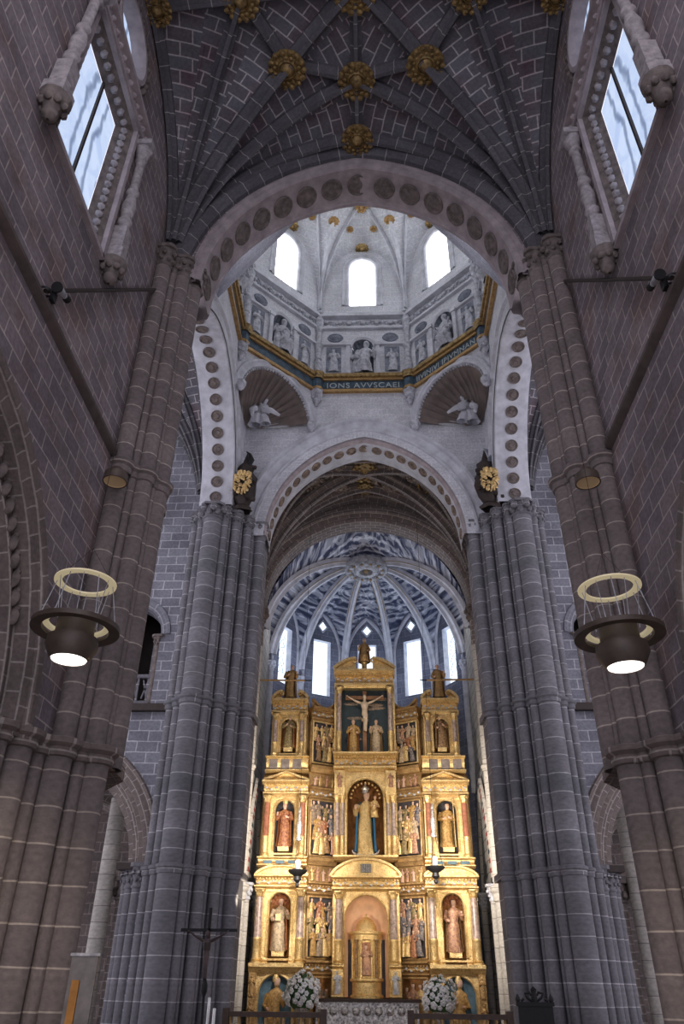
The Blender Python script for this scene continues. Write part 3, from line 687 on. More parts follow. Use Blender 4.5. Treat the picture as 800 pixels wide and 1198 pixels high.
# drum storey
drum = thing('wall_lantern', None, None, (LX, LY, 21.5), kind='structure')
for k in range(8):
    F = side_frame(k); ph = k * pi / 4
    g = G(); nw = .42
    front = k in (0, 1, 2, 6, 7)
    if front:
        wall_strip(g, F, [-HW, -nw], zc(21.5), zc(24.9)); wall_strip(g, F, [nw, HW], zc(21.5), zc(24.9)); wall_strip(g, F, [-nw, nw], zc(21.5), zc(21.62)); wall_strip(g, F, archxs(nw, 20), archfn(nw, nw, 23.1), zc(24.9))
    else: wall_strip(g, F, [-HW, HW], zc(21.5), zc(24.9))
    # window storey
    lun = lambda x: 25.2 + 3.9 * sqrt(max(0, 1 - (x / HW) ** 2)) + .03
    hw = .56; wa = archfn(hw, .62, 27.85)
    if k != 4:
        wall_strip(g, F, [-HW * cos(pi / 2 * i / 10) for i in range(11) if -HW * cos(pi / 2 * i / 10) < -hw] + [-hw], zc(24.9), lun); wall_strip(g, F, [hw] + sorted([HW * cos(pi / 2 * i / 10) for i in range(11) if HW * cos(pi / 2 * i / 10) > hw]), zc(24.9), lun)
        wall_strip(g, F, [-hw, hw], zc(24.9), zc(25.5)); wall_strip(g, F, archxs(hw, 16), wa, lun)
    else: wall_strip(g, F, [-HW * cos(pi * i / 20) for i in range(21)], zc(24.9), lun)
    g.build('wall_face', PLAST, drum, 0)
    if k != 4:
        w = thing('window_%d' % (5 + k), None, None, F(0, 25.5, 0), kind='structure')
        g = G(); sp = arch_pts(hw, .62, 8, 27.85); ol = [(-hw, 25.5)] + [(p[0], p[1]) for p in sp] + [(hw, 25.5), (-hw, 25.5)]
        g.grid([[F(x, z, 0) for x, z in ol], [F(x * .92, 25.56 + (z - 25.5) * .97, .3) for x, z in ol]]); g.build('reveal', WHITE, w, 30)
        g = G(); g.face([F(x * .92, 25.56 + (z - 25.5) * .97, .28) for x, z in ol[:-1]], [(x, z) for x, z in ol[:-1]]); g.build('pane', W_LANT, w, 0)
        g = G(); pts = [(-hw, 25.5, -1, 0)] + sp + [(hw, 25.5, 1, 0)]
        sweep_arch(g, F, pts, [(.3, 0), (.28, -.07), (.2, -.08), (.16, -.02), (.05, -.05), (0, 0)]); g.build('moulded_frame', WHITE, w, 40)
    if not front: continue
    def part(name, mat, fn, sm=35):
        g = G(); fn(g); return g.build(name, mat, drum, sm)
    # niche with shell head
    def niche(g):
        g.grid([[F(-nw * cos(pi * i / 12), z, .36 * sin(pi * i / 12)) for i in range(13)] for z in (21.62, 23.1)])
        g.face([F(-nw * cos(pi * i / 12), 21.62, .36 * sin(pi * i / 12)) for i in range(13)])
        P = []
        for i in range(49):
            a = pi * i / 48; fl = 1 - .16 * abs(sin(a * 6)); P.append([F(-nw * cos(a) * (1 - q) * (fl if q > 0 else 1), 23.1 + nw * sin(a) * (1 - q) * (fl if q > 0 else 1), .36 * sqrt(max(0, 1 - (1 - q) ** 2))) for q in (0, .15, .35, .6, .85, 1)])
        g.grid(P)
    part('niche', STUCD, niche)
    part('niche_archivolt', WHITE, lambda g: sweep_arch(g, F, arch_pts(nw, nw, 12, 23.1), [(.16, 0), (.15, -.06), (.08, -.08), (.0, -.03)]))
    for s in (-1, 1):
        part('pilaster', WHITE, lambda g: (g.obox(F(s * .58, 21.5, -.05), F(s * .58, 23.1, -.05), .15, .13, 0, (sin(ph), cos(ph), 0)), g.obox(F(s * .58, 23.1, -.06), F(s * .58, 23.25, -.06), .24, .2, 0, (sin(ph), cos(ph), 0)), g.obox(F(s * .58, 21.5, -.06), F(s * .58, 21.75, -.06), .22, .18, 0, (sin(ph), cos(ph), 0))))
        def rel(g):
            g.face([F(s * 1.15 + x, z, -.012) for x, z in ((-.3, 21.75), (.3, 21.75), (.3, 23.1), (-.3, 23.1))], None, 1); grey_relief(g, F, s * 1.15, 21.8, 1.2, 100 + k * 2 + s, 0)
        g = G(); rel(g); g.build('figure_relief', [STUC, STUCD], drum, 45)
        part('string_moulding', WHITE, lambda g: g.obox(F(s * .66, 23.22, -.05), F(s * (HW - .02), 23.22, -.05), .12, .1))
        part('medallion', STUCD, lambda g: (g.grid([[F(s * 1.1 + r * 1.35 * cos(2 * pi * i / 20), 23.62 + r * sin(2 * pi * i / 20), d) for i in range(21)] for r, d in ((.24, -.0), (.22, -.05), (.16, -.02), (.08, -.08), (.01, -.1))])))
    def friez(g):
        g.obox(F(-HW + .05, 24.12, -.06), F(HW - .05, 24.12, -.06), .14, .1); g.obox(F(-HW + .05, 24.78, -.1), F(HW - .05, 24.78, -.1), .24, .16)
    part('cornice', WHITE, friez)
    def orn(g):
        for i in range(17):
            x = -1.5 + i * 3.0 / 16; g.ball(F(x, 24.45 + .07 * sin(i * 2.1), -.02), .1, 6, 0, (1.2, 1.2, .8))
            g.tube([F(x, 24.35, -.03), F(x + .1, 24.5, -.05), F(x + .18, 24.42, -.03)], .03, 5)
    part('frieze_scrolls', STUC, orn, 60)
# corner balusters and hanging consoles of the drum
for k in (0, 1, 2, 5, 6, 7):
    ph = (k + .5) * pi / 4; rr = LR / cos(pi / 8) - .12
    c = (LX + rr * sin(ph), LY + rr * cos(ph), 0)
    g = G(); g.lathe([(.16, 21.5), (.16, 21.6), (.1, 21.66), (.15, 21.9), (.16, 22.05), (.1, 22.3), (.14, 22.36), (.1, 22.42), (.12, 22.9), (.16, 23.0), (.16, 23.15), (.1, 23.22), (.1, 23.9), (.16, 23.98), (.12, 24.05), (.17, 24.3), (.2, 24.5), (.12, 24.52), (.13, 24.8), (.2, 24.86), (.2, 24.95)], c, 14); g.build('corner_colonnette', STUC, drum, 40)
    g = G(); g.lathe([(.02, 19.95), (.07, 20.02), (.06, 20.1), (.13, 20.2), (.11, 20.3), (.2, 20.45), (.24, 20.66)], c, 14, 0, lambda a, z: 1 + .14 * sin(5 * a + z * 9))
    for q in range(7): g.ball((c[0] + .15 * cos(q * .9), c[1] + .15 * sin(q * .9), 20.3 + .04 * (q % 3)), .07, 6)
    g.build('console', STUC, drum, 50)
    g = G(); g.lathe([(.26, 20.66), (.26, 20.78)], c, 8, 0); g.lathe([(.22, 20.78), (.22, 21.22)], c, 8, 1); g.lathe([(.27, 21.22), (.3, 21.34), (.34, 21.5), (.1, 21.5)], c, 8, 2); g.build('cornice_return', [GOLDD, NAVY, BRONZE], drum, 30)

class Umbrella:
    def __init__(s, C, P, z0, Hd, Hl): s.C = C; s.P = P; s.z0 = z0; s.Hd = Hd; s.Hl = Hl
    def pt(s, k, rho, t):
        a = s.P[k]; b = s.P[(k + 1) % len(s.P)]; q = (t + 1) / 2
        x = s.C[0] + rho * (a[0] + (b[0] - a[0]) * q - s.C[0]); y = s.C[1] + rho * (a[1] + (b[1] - a[1]) * q - s.C[1])
        Hl = s.Hl[k] if isinstance(s.Hl, (list, tuple)) else s.Hl
        return (x, y, s.z0 + sqrt(max(0, s.Hd ** 2 * (1 - rho ** 2) + Hl ** 2 * (1 - t * t) * rho ** 2)))
    def surface(s, g, ks, m=0):
        for k in ks:
            n = 16; mm = 14; P = []; U = []
            for i in range(n + 1):
                rho = cos(pi / 2 * i / n); P.append([s.pt(k, rho, -cos(pi * j / mm)) for j in range(mm + 1)])
                w = hypot(s.P[(k + 1) % len(s.P)][0] - s.P[k][0], s.P[(k + 1) % len(s.P)][1] - s.P[k][1])
                U.append([(-cos(pi * j / mm) * w / 2 * rho + k * 5, P[-1][j][2] * .75 - rho * 2.2) for j in range(mm + 1)])
            g.grid(P, U, m)
LP = [(LX + LR / cos(pi / 8) * sin((k - .5) * pi / 4), LY + LR / cos(pi / 8) * cos((k - .5) * pi / 4)) for k in range(8)]
LV = Umbrella((LX, LY), LP, 25.2, 5.4, 3.9)
cl = thing('ceiling_lantern', None, None, (LX, LY, 25.2), kind='structure')
g = G(); LV.surface(g, range(8)); g.build('web', PLAST, cl, 50)
for k in range(8):
    g = G(); rib(g, [LV.pt(k, cos(pi / 2 * i / 24), -1) for i in range(25)], .16, .2); g.build('rib', WHITE, cl, 50)
    for s in (-1, 1):
        g = G(); rib(g, [LV.pt(k, .98 - .36 * i / 12, s * (1 - i / 12) ** .8) for i in range(13)], .13, .16); g.build('tierceron', WHITE, cl, 50)
    g = G(); rib(g, [LV.pt(k, .62 * (1 - i / 12) + .01, 0) for i in range(13)], .13, .16); g.build('ridge_rib', WHITE, cl, 50)
    for (rho, t, r) in ((.97, 0, .3), (.62, 0, .24), (.655, -1, .24), (.8, -.35, .16), (.8, .35, .16), (.34, 0, .2), (.63, -.0, .3), (.56, -.55, .2), (.56, .55, .2)):
        x, y, z = LV.pt(k, rho, t); g = G(); rosette(g, (x, y, z - .2), r, 0, .1, 9); g.build('boss', BRONZE if rho > .9 else GOLDD, cl, 50)
x, y, z = LV.pt(0, .0, 0); g = G(); rosette(g, (x, y, z - .2), .7, 0, .2, 14); g.build('boss', GOLDD, cl, 50)

# ------------------------------------------------------------------ transept arms seen past the side arches
for sx, side in ((-1, 'left'), (1, 'right')):
    X = lambda x: .06 + sx * x
    TB = Bay(X(9.1), 16.75, 3.65, 4.1, 14.9, 20.3, 20.0, 19.6)
    root = thing('ceiling_transept_' + side, None, None, (X(9.1), 16.75, 15), kind='structure')
    g = G(); TB.surface(g, sectors=4, nr=22); g.build('web', WEB, root, 40)
    for a, b in ((-1, -1), (-1, 1), (1, -1), (1, 1)):
        c = (TB.cx + a * 3.6, TB.cy + b * 4.0)
        for q in ((TB.cx, TB.cy), (TB.cx + a * 1.8, TB.cy), (TB.cx, TB.cy + b * 2), (TB.cx + a * 3.5, TB.cy), (TB.cx, TB.cy + b * 4.0)):
            g = G(); rib(g, bay_path(TB, c, q, 22, 1.5), .24, .24); g.build('rib', RIB, root, 50)
    # east wall of the arm: triforium opening and arch to the aisle
    w = thing('wall_transept_' + side, None, None, (X(9.1), 20.85, 0), kind='structure')
    F = frame((.06 + sx * 7.05, 20.85, 0), (sx, 0, 0), (0, 1, 0)); F3 = frame((.06 + sx * 8.0, 20.85, 0), (sx, 0, 0), (0, 1, 0))
    g = G(); fo = archfn(.78, .95, 10.75); fa = archfn(2.15, 2.9, 4.35)
    wall_strip(g, F3, [-2.5, -2.15], zc(0), zc(8.55)); wall_strip(g, F3, archxs(2.15, 30), fa, zc(8.55)); wall_strip(g, F3, [2.15, 4.8], zc(0), zc(8.55))
    wall_strip(g, F, [-1.5, -.78], zc(8.55), zc(14)); wall_strip(g, F, archxs(.78, 16), fo, zc(14)); wall_strip(g, F, [.78, 5.8], zc(8.55), zc(14)); wall_strip(g, F, [-1.5, 5.8], zc(14), zc(20.5))
    g.build('masonry', TRAN, w, 0)
    g = G(); sweep_arch(g, F3, arch_pts(2.15, 2.9, 20, 4.35), [(.42, 0), (.38, -.08), (.3, -.07), (.26, -.02), (.2, -.05), (.1, -.06), (0, -.02), (-.04, .12), (-.16, .12), (-.2, .26), (-.34, .28), (-.38, .42), (-.5, .44), (-.52, 1.3)]); g.build('aisle_arch', CHOIRR, w, 40)
    for s in (-1, 1):
        for q, (dx, dy, r) in enumerate(((2.1, .1, .14), (1.85, .3, .13), (1.68, .5, .12))):
            g = G(); c = F3(s * dx, 0, dy); g.shaft(c[0], c[1], r, 0, 3.75, 12); capital_g(g, c[0], c[1], 3.75, r, .6, 0, q, 1.6); g.build('respond_shaft', PIERF, w, 40)
        g = G(); c0 = F3(s * 2.5, 4.2, -.02); c1 = F3(s * 1.5, 4.35, .9); g.box(tuple(min(a, b) for a, b in zip(c0, c1)), tuple(max(a, b) for a, b in zip(c0, c1))); g.build('impost', IRONB, w, 0)
    g = G(); sweep_arch(g, F, arch_pts(.78, .95, 14, 10.75), [(.3, -.0), (.28, -.05), (.2, -.05), (.16, -.015), (.0, -.015), (-.04, .5)]); g.build('triforium_arch', TRAN, w, 40)
    g = G()
    for s in (-1, 1): g.obox(F(s * .8, 8.6, .25), F(s * .8, 10.75, .25), .14, .5, 0, (sx, 0, 0))
    g.build('jamb', PIERF, w, 0)
    for s in (-1, 1):
        g = G(); c = F(s * .72, 0, .12); g.shaft(c[0], c[1], .1, 8.6, 10.3, 12); capital_g(g, c[0], c[1], 10.3, .1, .42, 0, 5, 2); g.build('triforium_colonnette', RNDL if s < 0 else PIERF, w, 40)
    g = G(); g.obox(F(-1.5, 8.42, -.07), F(5.7, 8.42, -.07), .22, .2); g.build('string_course', IRONB, w, 0)
    g = G(); g.obox(F(-.75, 9.42, .1), F(.75, 9.42, .1), .12, .1); g.obox(F(-.75, 8.62, .1), F(.75, 8.62, .1), .12, .1)
    for q in range(5):
        g.obox(F(-.6 + q * .3, 8.6, .1), F(-.6 + q * .3, 9.4, .1), .06, .06, 0, (1, 0, 0)); g.obox(F(-.6 + q * .3, 8.75, .1), F(-.45 + q * .3, 9.3, .1), .04, .05, 0, (0, 1, 0)); g.obox(F(-.6 + q * .3, 9.3, .1), F(-.45 + q * .3, 8.75, .1), .04, .05, 0, (0, 1, 0))
    g.build('tracery_parapet', PIERF, w, 0)
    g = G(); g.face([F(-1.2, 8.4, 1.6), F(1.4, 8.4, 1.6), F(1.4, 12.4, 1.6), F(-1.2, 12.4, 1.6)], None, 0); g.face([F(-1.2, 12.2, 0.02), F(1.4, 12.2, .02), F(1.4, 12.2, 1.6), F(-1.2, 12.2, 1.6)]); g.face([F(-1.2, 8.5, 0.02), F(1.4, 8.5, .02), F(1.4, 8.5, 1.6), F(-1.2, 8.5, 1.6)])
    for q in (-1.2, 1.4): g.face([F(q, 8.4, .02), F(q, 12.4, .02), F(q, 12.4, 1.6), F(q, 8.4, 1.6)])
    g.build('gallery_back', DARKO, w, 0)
    # aisle behind: pale pillar, dark door strip, back wall
    b = thing('wall_ambulatory_' + side, None, None, (X(8), 25, 0), kind='structure')
    g = G(); g.box((min(X(5.9), X(12.5)), 26.2, 0), (max(X(5.9), X(12.5)), 26.4, 9)); g.build('masonry', CHOIRW, b, 0)
    g = G(); g.box((min(X(5.9), X(12.5)), 21.0, 8.42), (max(X(5.9), X(12.5)), 26.4, 8.5)); g.build('vault_floor', CHOIRW, b, 0)
    g = G(); sweep_arch(g, frame((X(8.6), 24.2, 0), (sx, 0, 0), (0, 1, 0)), arch_pts(1.75, 2.2, 14, 4.3), [(.3, 0), (.1, -.1), (0, .1), (-.1, .3)]); g.build('vault_rib', CHOIRR, b, 40)
    g = G(); g.shaft(X(7.05), 24.0, .3, 0, 3.8, 14); g.build('pillar', CHOIRR, b, 40)
    g = G(); capital_g(g, X(7.05), 24.0, 3.75, .3, .6, 0, 8, 1.4); g.build('capital', RNDL, b, 45)
    g = G(); g.shaft(X(7.6), 23.6, .24, 0, 6.5, 14); g.build('pale_pillar', CSHAFT, b, 40)
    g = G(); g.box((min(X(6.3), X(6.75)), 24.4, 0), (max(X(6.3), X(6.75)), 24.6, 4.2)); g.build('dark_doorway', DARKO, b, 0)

# ------------------------------------------------------------------ choir bay
CX = .08
CB = Bay(CX, 24.15, 4.4, 1.8, 14.6, 19.4, 19.3, 18.9)
root = thing('ceiling_choir', None, None, (CX, 24.15, 15), kind='structure')
g = G(); CB.surface(g, nr=24); g.build('painted_web', CHF, root, 40)
for sx in (-1, 1):
    for sy in (-1, 1):
        c = (CX + sx * 4.3, 24.15 + sy * 1.75)
        for q, wd in (((CX, 24.15), .46), ((CX + sx * 2.0, 24.15), .34), ((CX, 24.15 + sy * 1.0), .34), ((CX + sx * 4.3, 24.15), .2), ((CX, 24.15 + sy * 1.75), .4)):
            g = G(); rib(g, bay_path(CB, c, q, 24, 1.5), wd, .42); g.build('rib', CHOIRR, root, 50)
for x, y, r, m in ((0, 24.15, .62, BRONZE), (0, 23.1, .45, BRONZE), (0, 25.2, .4, BRONZE), (-2, 24.15, .36, STUCB), (2, 24.15, .36, STUCB), (-1.1, 23.4, .3, STUCB), (1.1, 23.4, .3, STUCB), (-1.0, 24.9, .3, STUCB), (1.0, 24.9, .3, STUCB)):
    g = G(); rosette(g, (CX + x, y, CB.z(CX + x, y) - .24), r, 0, .16, 10); g.build('boss', m, root, 50)
for i in range(36):      # stucco scrolls and masks between the ribs
    rd = random.Random(i); g = G(); x = CX + rd.uniform(-3, 3); y = 24.15 + rd.uniform(-1.6, 1.6); a0 = rd.uniform(0, 6); pts = []
    for k in range(14):
        a = a0 + k * .45; rr = .06 + .02 * k; px, py = x + rr * cos(a), y + rr * sin(a); pts.append((px, py, CB.z(px, py) - .06))
    g.tube(pts, [.045 + .03 * sin(k * .24) for k in range(14)], 6); g.ball((x, y, CB.z(x, y) - .08), .11, 7); g.build('stucco_scroll', STUCB if i % 4 else BRONZE, root, 60)
FC = frame((CX, 25.9, 0), (1, 0, 0), (0, 1, 0))
root = thing('choir_arch', 'broad brown stone arch between the choir vault and the painted apse', 'arch', FC(0, 14.4, 0))
g = G(); sweep_arch(g, FC, arch_pts(3.98, 3.75, 30, 14.2), [(.85, .0), (.75, -.02), (.68, -.12), (.42, -.14), (.36, -.04), (.12, .02), (.02, .1), (0, .2), (0, .85), (.1, 1.0), (1.0, 1.05)]); g.build('voussoirs', CHOIRR, root, 40)
g = over(FC, 4.1, 3.9, 14.2, 4.5, 20, ''); struct(g.build('wall_choir_arch', CHOIRW, smooth=0))
for sx, side in ((-1, 'left'), (1, 'right')):
    X = lambda x: CX + sx * x
    w = thing('wall_choir_' + side, None, None, (X(4.4), 25, 0), kind='structure')
    F = frame((X(4.4), 0, 0), (0, 1, 0), (sx, 0, 0))
    g = G(); wall_strip(g, F, [22.3, 29.7], zc(0), zc(9.3)); g.build('lower_masonry', CWALL, w, 0)
    g = G(); wall_strip(g, F, [22.3, 29.7], zc(9.3), zc(19.2)); g.build('upper_masonry', CWALL, w, 0)
    for yc, a in ((24.3, 1.35), (28.05, 1.15)):
        Fa = frame((X(4.38 if yc < 26 else 4.08), yc, 0), (0, 1, 0), (sx, 0, 0))
        g = G(); pts = arch_pts(a, 3.3, 26, 4.6)
        sweep_arch(g, Fa, pts, [(.34, 0), (.32, -.1), (.12, -.12), (0, -.1), (-.1, -.02)], 0, lambda i, j: 1 + (i % 3 == 0) if (j == 1 and i % 2 == 0) else 0); g.build('striped_arch', [CWALL, plain('red_stripe_%s%d' % (side, int(yc)), (.36, .05, .04), .8), plain('dark_stripe_%s%d' % (side, int(yc)), (.04, .06, .07), .8)], w, 30)
        g = G(); g.face([Fa(p[0] * .93, 4.6 + (p[1] - 4.6) * .95, -.015) for p in pts]); g.build('blind_arch_field', CWALL, w, 0)
        for s in (-1, 1):
            g = G(); c = Fa(s * (a + .12), 0, -.08); g.shaft(c[0], c[1], .12, .45, 4.1, 12); g.build('blind_arch_shaft', CSHAFT, w, 40)
            g = G(); capital_g(g, c[0], c[1], 4.05, .13, .5, 0, 3, 1.8); g.build('blind_arch_capital', STUC, w, 45)
    g = G(); g.obox(F(22.4, 9.2, -.06), F(29.6, 9.2, -.06), .14, .2); g.build('string_course', CSHAFT, w, 0)
    for yy in (23.6, 24.2):
        g = G(); g.obox(F(yy, 7.9, -.04), F(yy, 9.1, -.04), .12, .1, 0, (sx, 0, 0)); g.build('gilt_organ_strip', GOLDD, w, 0)
    resp = thing('wall_shaft', 'white painted engaged shaft rising on the %s choir wall beside the altarpiece' % side, 'column', (X(4.15), 26.35, .45), 'white engaged shafts of the choir')
    g = G(); g.shaft(X(4.16), 26.3, .2, .45, 12.6, 14); g.build('shaft', CSHAFT, resp, 40)
    g = G(); g.shaft(X(4.16), 26.3, .2, 12.6, 13.6, 14); g.build('shaft_top', CHOIRR, resp, 40)
    g = G(); capital_g(g, X(4.16), 26.3, 13.6, .22, .6, 0, 9, 1.4); g.build('capital', RNDL, resp, 45)
    g = G(); ring_g(g, X(4.16), 26.3, 8.0, .2, 0, .2, .07); g.build('shaft_ring', CSHAFT, resp, 45)
    g = G(); ring_g(g, X(4.16), 26.3, 4.0, .2, 0, .5, .12); g.build('shaft_ring', CSHAFT, resp, 45)
# ------------------------------------------------------------------ apse
AC = (CX, 28.5)
def ap(th, r=4.3): return (AC[0] + r * sin(radians(th)), AC[1] + r * cos(radians(th)))
AP = [(CX - 4.15, 26.85), ap(-75), ap(-45), ap(-15), ap(15), ap(45), ap(75), (CX + 4.15, 26.85)]
AV = Umbrella(AC, AP, 13.2, 4.3, [3.7, 3.6, 3.6, 3.6, 3.6, 3.6, 3.7, 5.1])
ca = thing('ceiling_apse', None, None, (AC[0], AC[1], 13.2), kind='structure')
g = G(); AV.surface(g, range(8)); g.build('painted_web', APW, ca, 50)
for k in range(8):
    p = [AV.pt(k, cos(pi / 2 * i / 26) * .995, -1) for i in range(24)]
    g = G(); rib(g, p, .30, .3); g.build('rib', APRIB, ca, 50)
    g = G()
    for s in (-1, 1):
        q = []
        for i in range(len(p)):
            t = (Vector(p[min(i + 1, len(p) - 1)]) - Vector(p[max(i - 1, 0)])).normalized(); sd = t.cross(Vector((0, 0, 1))).normalized(); q.append(Vector(p[i]) + sd * s * .13 + Vector((0, 0, -.16)))
        g.tube(q, .018, 5, 0, caps=False)
    g.build('ochre_line', OCHRE, ca, 60)
# openwork key ring
z = 17.05
g = G(); c = (AC[0], AC[1], z); g.lathe([(.3, -.12), (.42, -.16), (.52, -.1), (.55, .05), (.85, .0), (.92, -.06), (.96, .06), (.9, .25), (.3, .3), (.3, -.12)], c, 36, 0, lambda a, zz: 1 + .035 * sin(12 * a))
for k in range(12): a = 2 * pi * k / 12; g.ball((c[0] + .72 * cos(a), c[1] + .72 * sin(a), z - .08), .12, 7)
g.build('key_ring', STUC, ca, 50)
g = G()
for k in range(12): a = 2 * pi * (k + .5) / 12; g.ball((c[0] + .72 * cos(a), c[1] + .72 * sin(a), z - .1), .07, 6)
g.ball((c[0], c[1], z - .02), .14, 8); g.build('key_ornament', OCHRE, ca, 50)
wa_ = thing('wall_apse', None, None, (CX, 32, 0), kind='structure')
for k in range(7):
    a, b = AP[k], AP[k + 1]; mx, my = (a[0] + b[0]) / 2, (a[1] + b[1]) / 2; L = hypot(b[0] - a[0], b[1] - a[1]) / 2
    H = ((b[0] - a[0]) / L / 2, (b[1] - a[1]) / L / 2, 0); D = (-H[1], H[0], 0)
    F = frame((mx, my, 0), H, D); Hl = AV.Hl[k]; lun = lambda x: 13.2 + Hl * sqrt(max(0, 1 - (x / L) ** 2)) + .02
    g = G(); hw = .44; zb, zt = 12.7, 15.3
    xsL = [-L * cos(pi / 2 * i / 8) for i in range(9)]; xl = [x for x in xsL if x < -hw] + [-hw]
    if k in (0, 6): wall_strip(g, F, [-L * cos(pi * i / 16) for i in range(17)], zc(0), lun)
    else:
        wall_strip(g, F, xl, zc(0), lun); wall_strip(g, F, [-x for x in reversed(xl)], zc(0), lun); wall_strip(g, F, [-hw, hw], zc(0), zc(zb)); wall_strip(g, F, [-hw + hw * i / 4 for i in range(9)], zc(zt), lun)
    g.build('wall_face', [APWALL] if k not in (0, 6) else [CWALL], wa_, 0)
    if k in (0, 6): continue
    w = thing('window_%d' % (15 + k), None, None, F(0, zb, 0), kind='structure')
    g = G(); q = [(-hw, zb), (hw, zb), (hw, zt), (-hw, zt), (-hw, zb)]; g.grid([[F(x, zz, 0) for x, zz in q], [F(x * .88, zz, .25) for x, zz in q]]); g.build('reveal', APRIB, w, 0)
    g = G(); g.face([F(x * .9, zz, .24) for x, zz in q[:-1]], [(x, zz) for x, zz in q[:-1]]); g.build('pane', W_APSE, w, 0)
    if k in (1, 5):
        g = G()
        for i in range(5): g.tube([F(-.3 + .02 * i, 13.0 + i * .35, .2), F(-.1 + .05 * (i % 3), 13.3 + i * .35, .2), F(.2, 13.25 + i * .4, .2), F(.05, 13.6 + i * .35, .2)], .012, 4)
        g.build('wrought_grille', IRON, w, 0)
    g = G(); g.face([F(0, 15.78, -.02), F(.19, 16.0, -.02), F(0, 16.24, -.02), F(-.19, 16.0, -.02)], [(0, 0), (.1, .1), (0, .2), (-.1, .1)]); g.build('diamond_light', W_APSE, w, 0)
    g = G(); g.tube([F(0, 15.7, -.03), F(.25, 16.0, -.03), F(0, 16.32, -.03), F(-.25, 16.0, -.03), F(0, 15.7, -.03)], .035, 6); g.build('diamond_frame', APRIB, w, 40)
    g = G(); sweep_arch(g, F, [(-L + .2, 12, -1, 0)] + arch_pts(L - .2, 1.9, 14, 14.7) + [(L - .2, 12, 1, 0)], [(.1, 0), (.09, -.06), (0, -.08), (-.06, 0)], 0); g.build('blind_arch', APRIB, w, 40)
for k in range(1, 7):
    a = AP[k]; d = (AC[0] - a[0], AC[1] - a[1]); l = hypot(*d); p = (a[0] + d[0] / l * .1, a[1] + d[1] / l * .1)
    g = G(); g.shaft(p[0], p[1], .13, 8, 13.0, 12); capital_g(g, p[0], p[1], 12.9, .13, .4, 0, k, 1.5); g.build('vault_shaft', APRIB, wa_, 40)

g = G(); g.box((-6, 22.5, 12), (6, 34.5, 21.5)); g.f = [f for i, f in enumerate(g.f) if i in (1, 3, 4, 5)]; g.u = g.u[:4]; g.m = g.m[:4]; g.face([(-6, 22.5, 20.8), (6, 22.5, 20.8), (6, 22.5, 21.5), (-6, 22.5, 21.5)])
struct(g.build('ceiling_light_cover', DARKO, smooth=0))  # unseen box added to stop sky light leaking through the vault gaps

# ------------------------------------------------------------------ the gilded altarpiece
RX = -.02
RT = thing('altarpiece', 'tall gilded wooden altarpiece of carved panels, niches and columns filling the apse', 'altarpiece', (RX, 27.4, .45))
def rbox(name, x0, x1, y0, y1, z0, z1, mat=GOLD, sm=0):
    g = G(); g.box((RX + min(x0, x1), y0, z0), (RX + max(x0, x1), y1, z1)); return g.build(name, mat, RT, sm)
def column(x, y, z0, z1, r, mat=MARB):
    h = z1 - z0
    g = G()
    g.lathe([(r * 1.5, 0), (r * 1.5, .04), (r * 1.2, .06), (r * 1.35, .09), (r * 1.05, .12), (r * 1.02, h * .3), (r * 1.12, h * .31), (r * 1.12, h * .325), (r * .98, h * .335), (r * .86, h - .24), (r * 1.05, h - .22)], (RX + x, y, z0), 18, 0, lambda a, z: 1 + (.03 * sin(12 * a) if .12 < z < h - .24 else 0), mf=lambda i, j: 1 if i in (8,) else 0)
    o = g.build('column', [GOLD, mat], RT, 45)
    g = G(); g.lathe([(r * .9, 0), (r * 1.1, .06), (r * 1.15, .1), (r * 1.5, .17), (r * 1.6, .18), (r * 1.6, .22)], (RX + x, y, z1 - .22), 14, 0, lambda a, z: 1 + .08 * sin(8 * a))
    for k in range(4):
        a = pi / 4 + k * pi / 2; g.ball((RX + x + r * 1.3 * cos(a), y + r * 1.3 * sin(a), z1 - .07), r * .35, 6)
    c = g.build('capital', GOLD, RT, 45); c.location = c.location - o.location; c.parent = o; return o
def Fr(x0, y0, x1, y1):
    L = hypot(x1 - x0, y1 - y0); H = ((x1 - x0) / L, (y1 - y0) / L, 0); D = (-H[1], H[0], 0)
    if D[1] < 0: D = (H[1], -H[0], 0)
    return frame((RX + (x0 + x1) / 2, (y0 + y1) / 2, 0), H, D), L / 2
def fbar(g, F, x0, x1, z0, z1, d0, d1, m=0):
    """bar in a wall frame: moulded box from depth d0 (back) to d1 (front, negative = forward)"""
    P = [[F(x, z, d) for z, d in ((z0, d0), (z0, d1 * .75 + d0 * .25), (z0 + (z1 - z0) * .3, d1 * .85 + d0 * .15), (z0 + (z1 - z0) * .6, d1), (z1, d1), (z1, d0))] for x in (x0, x1)]
    g.grid(P, None, m); g.face(P[0], None, m); g.face(list(reversed(P[1])), None, m)
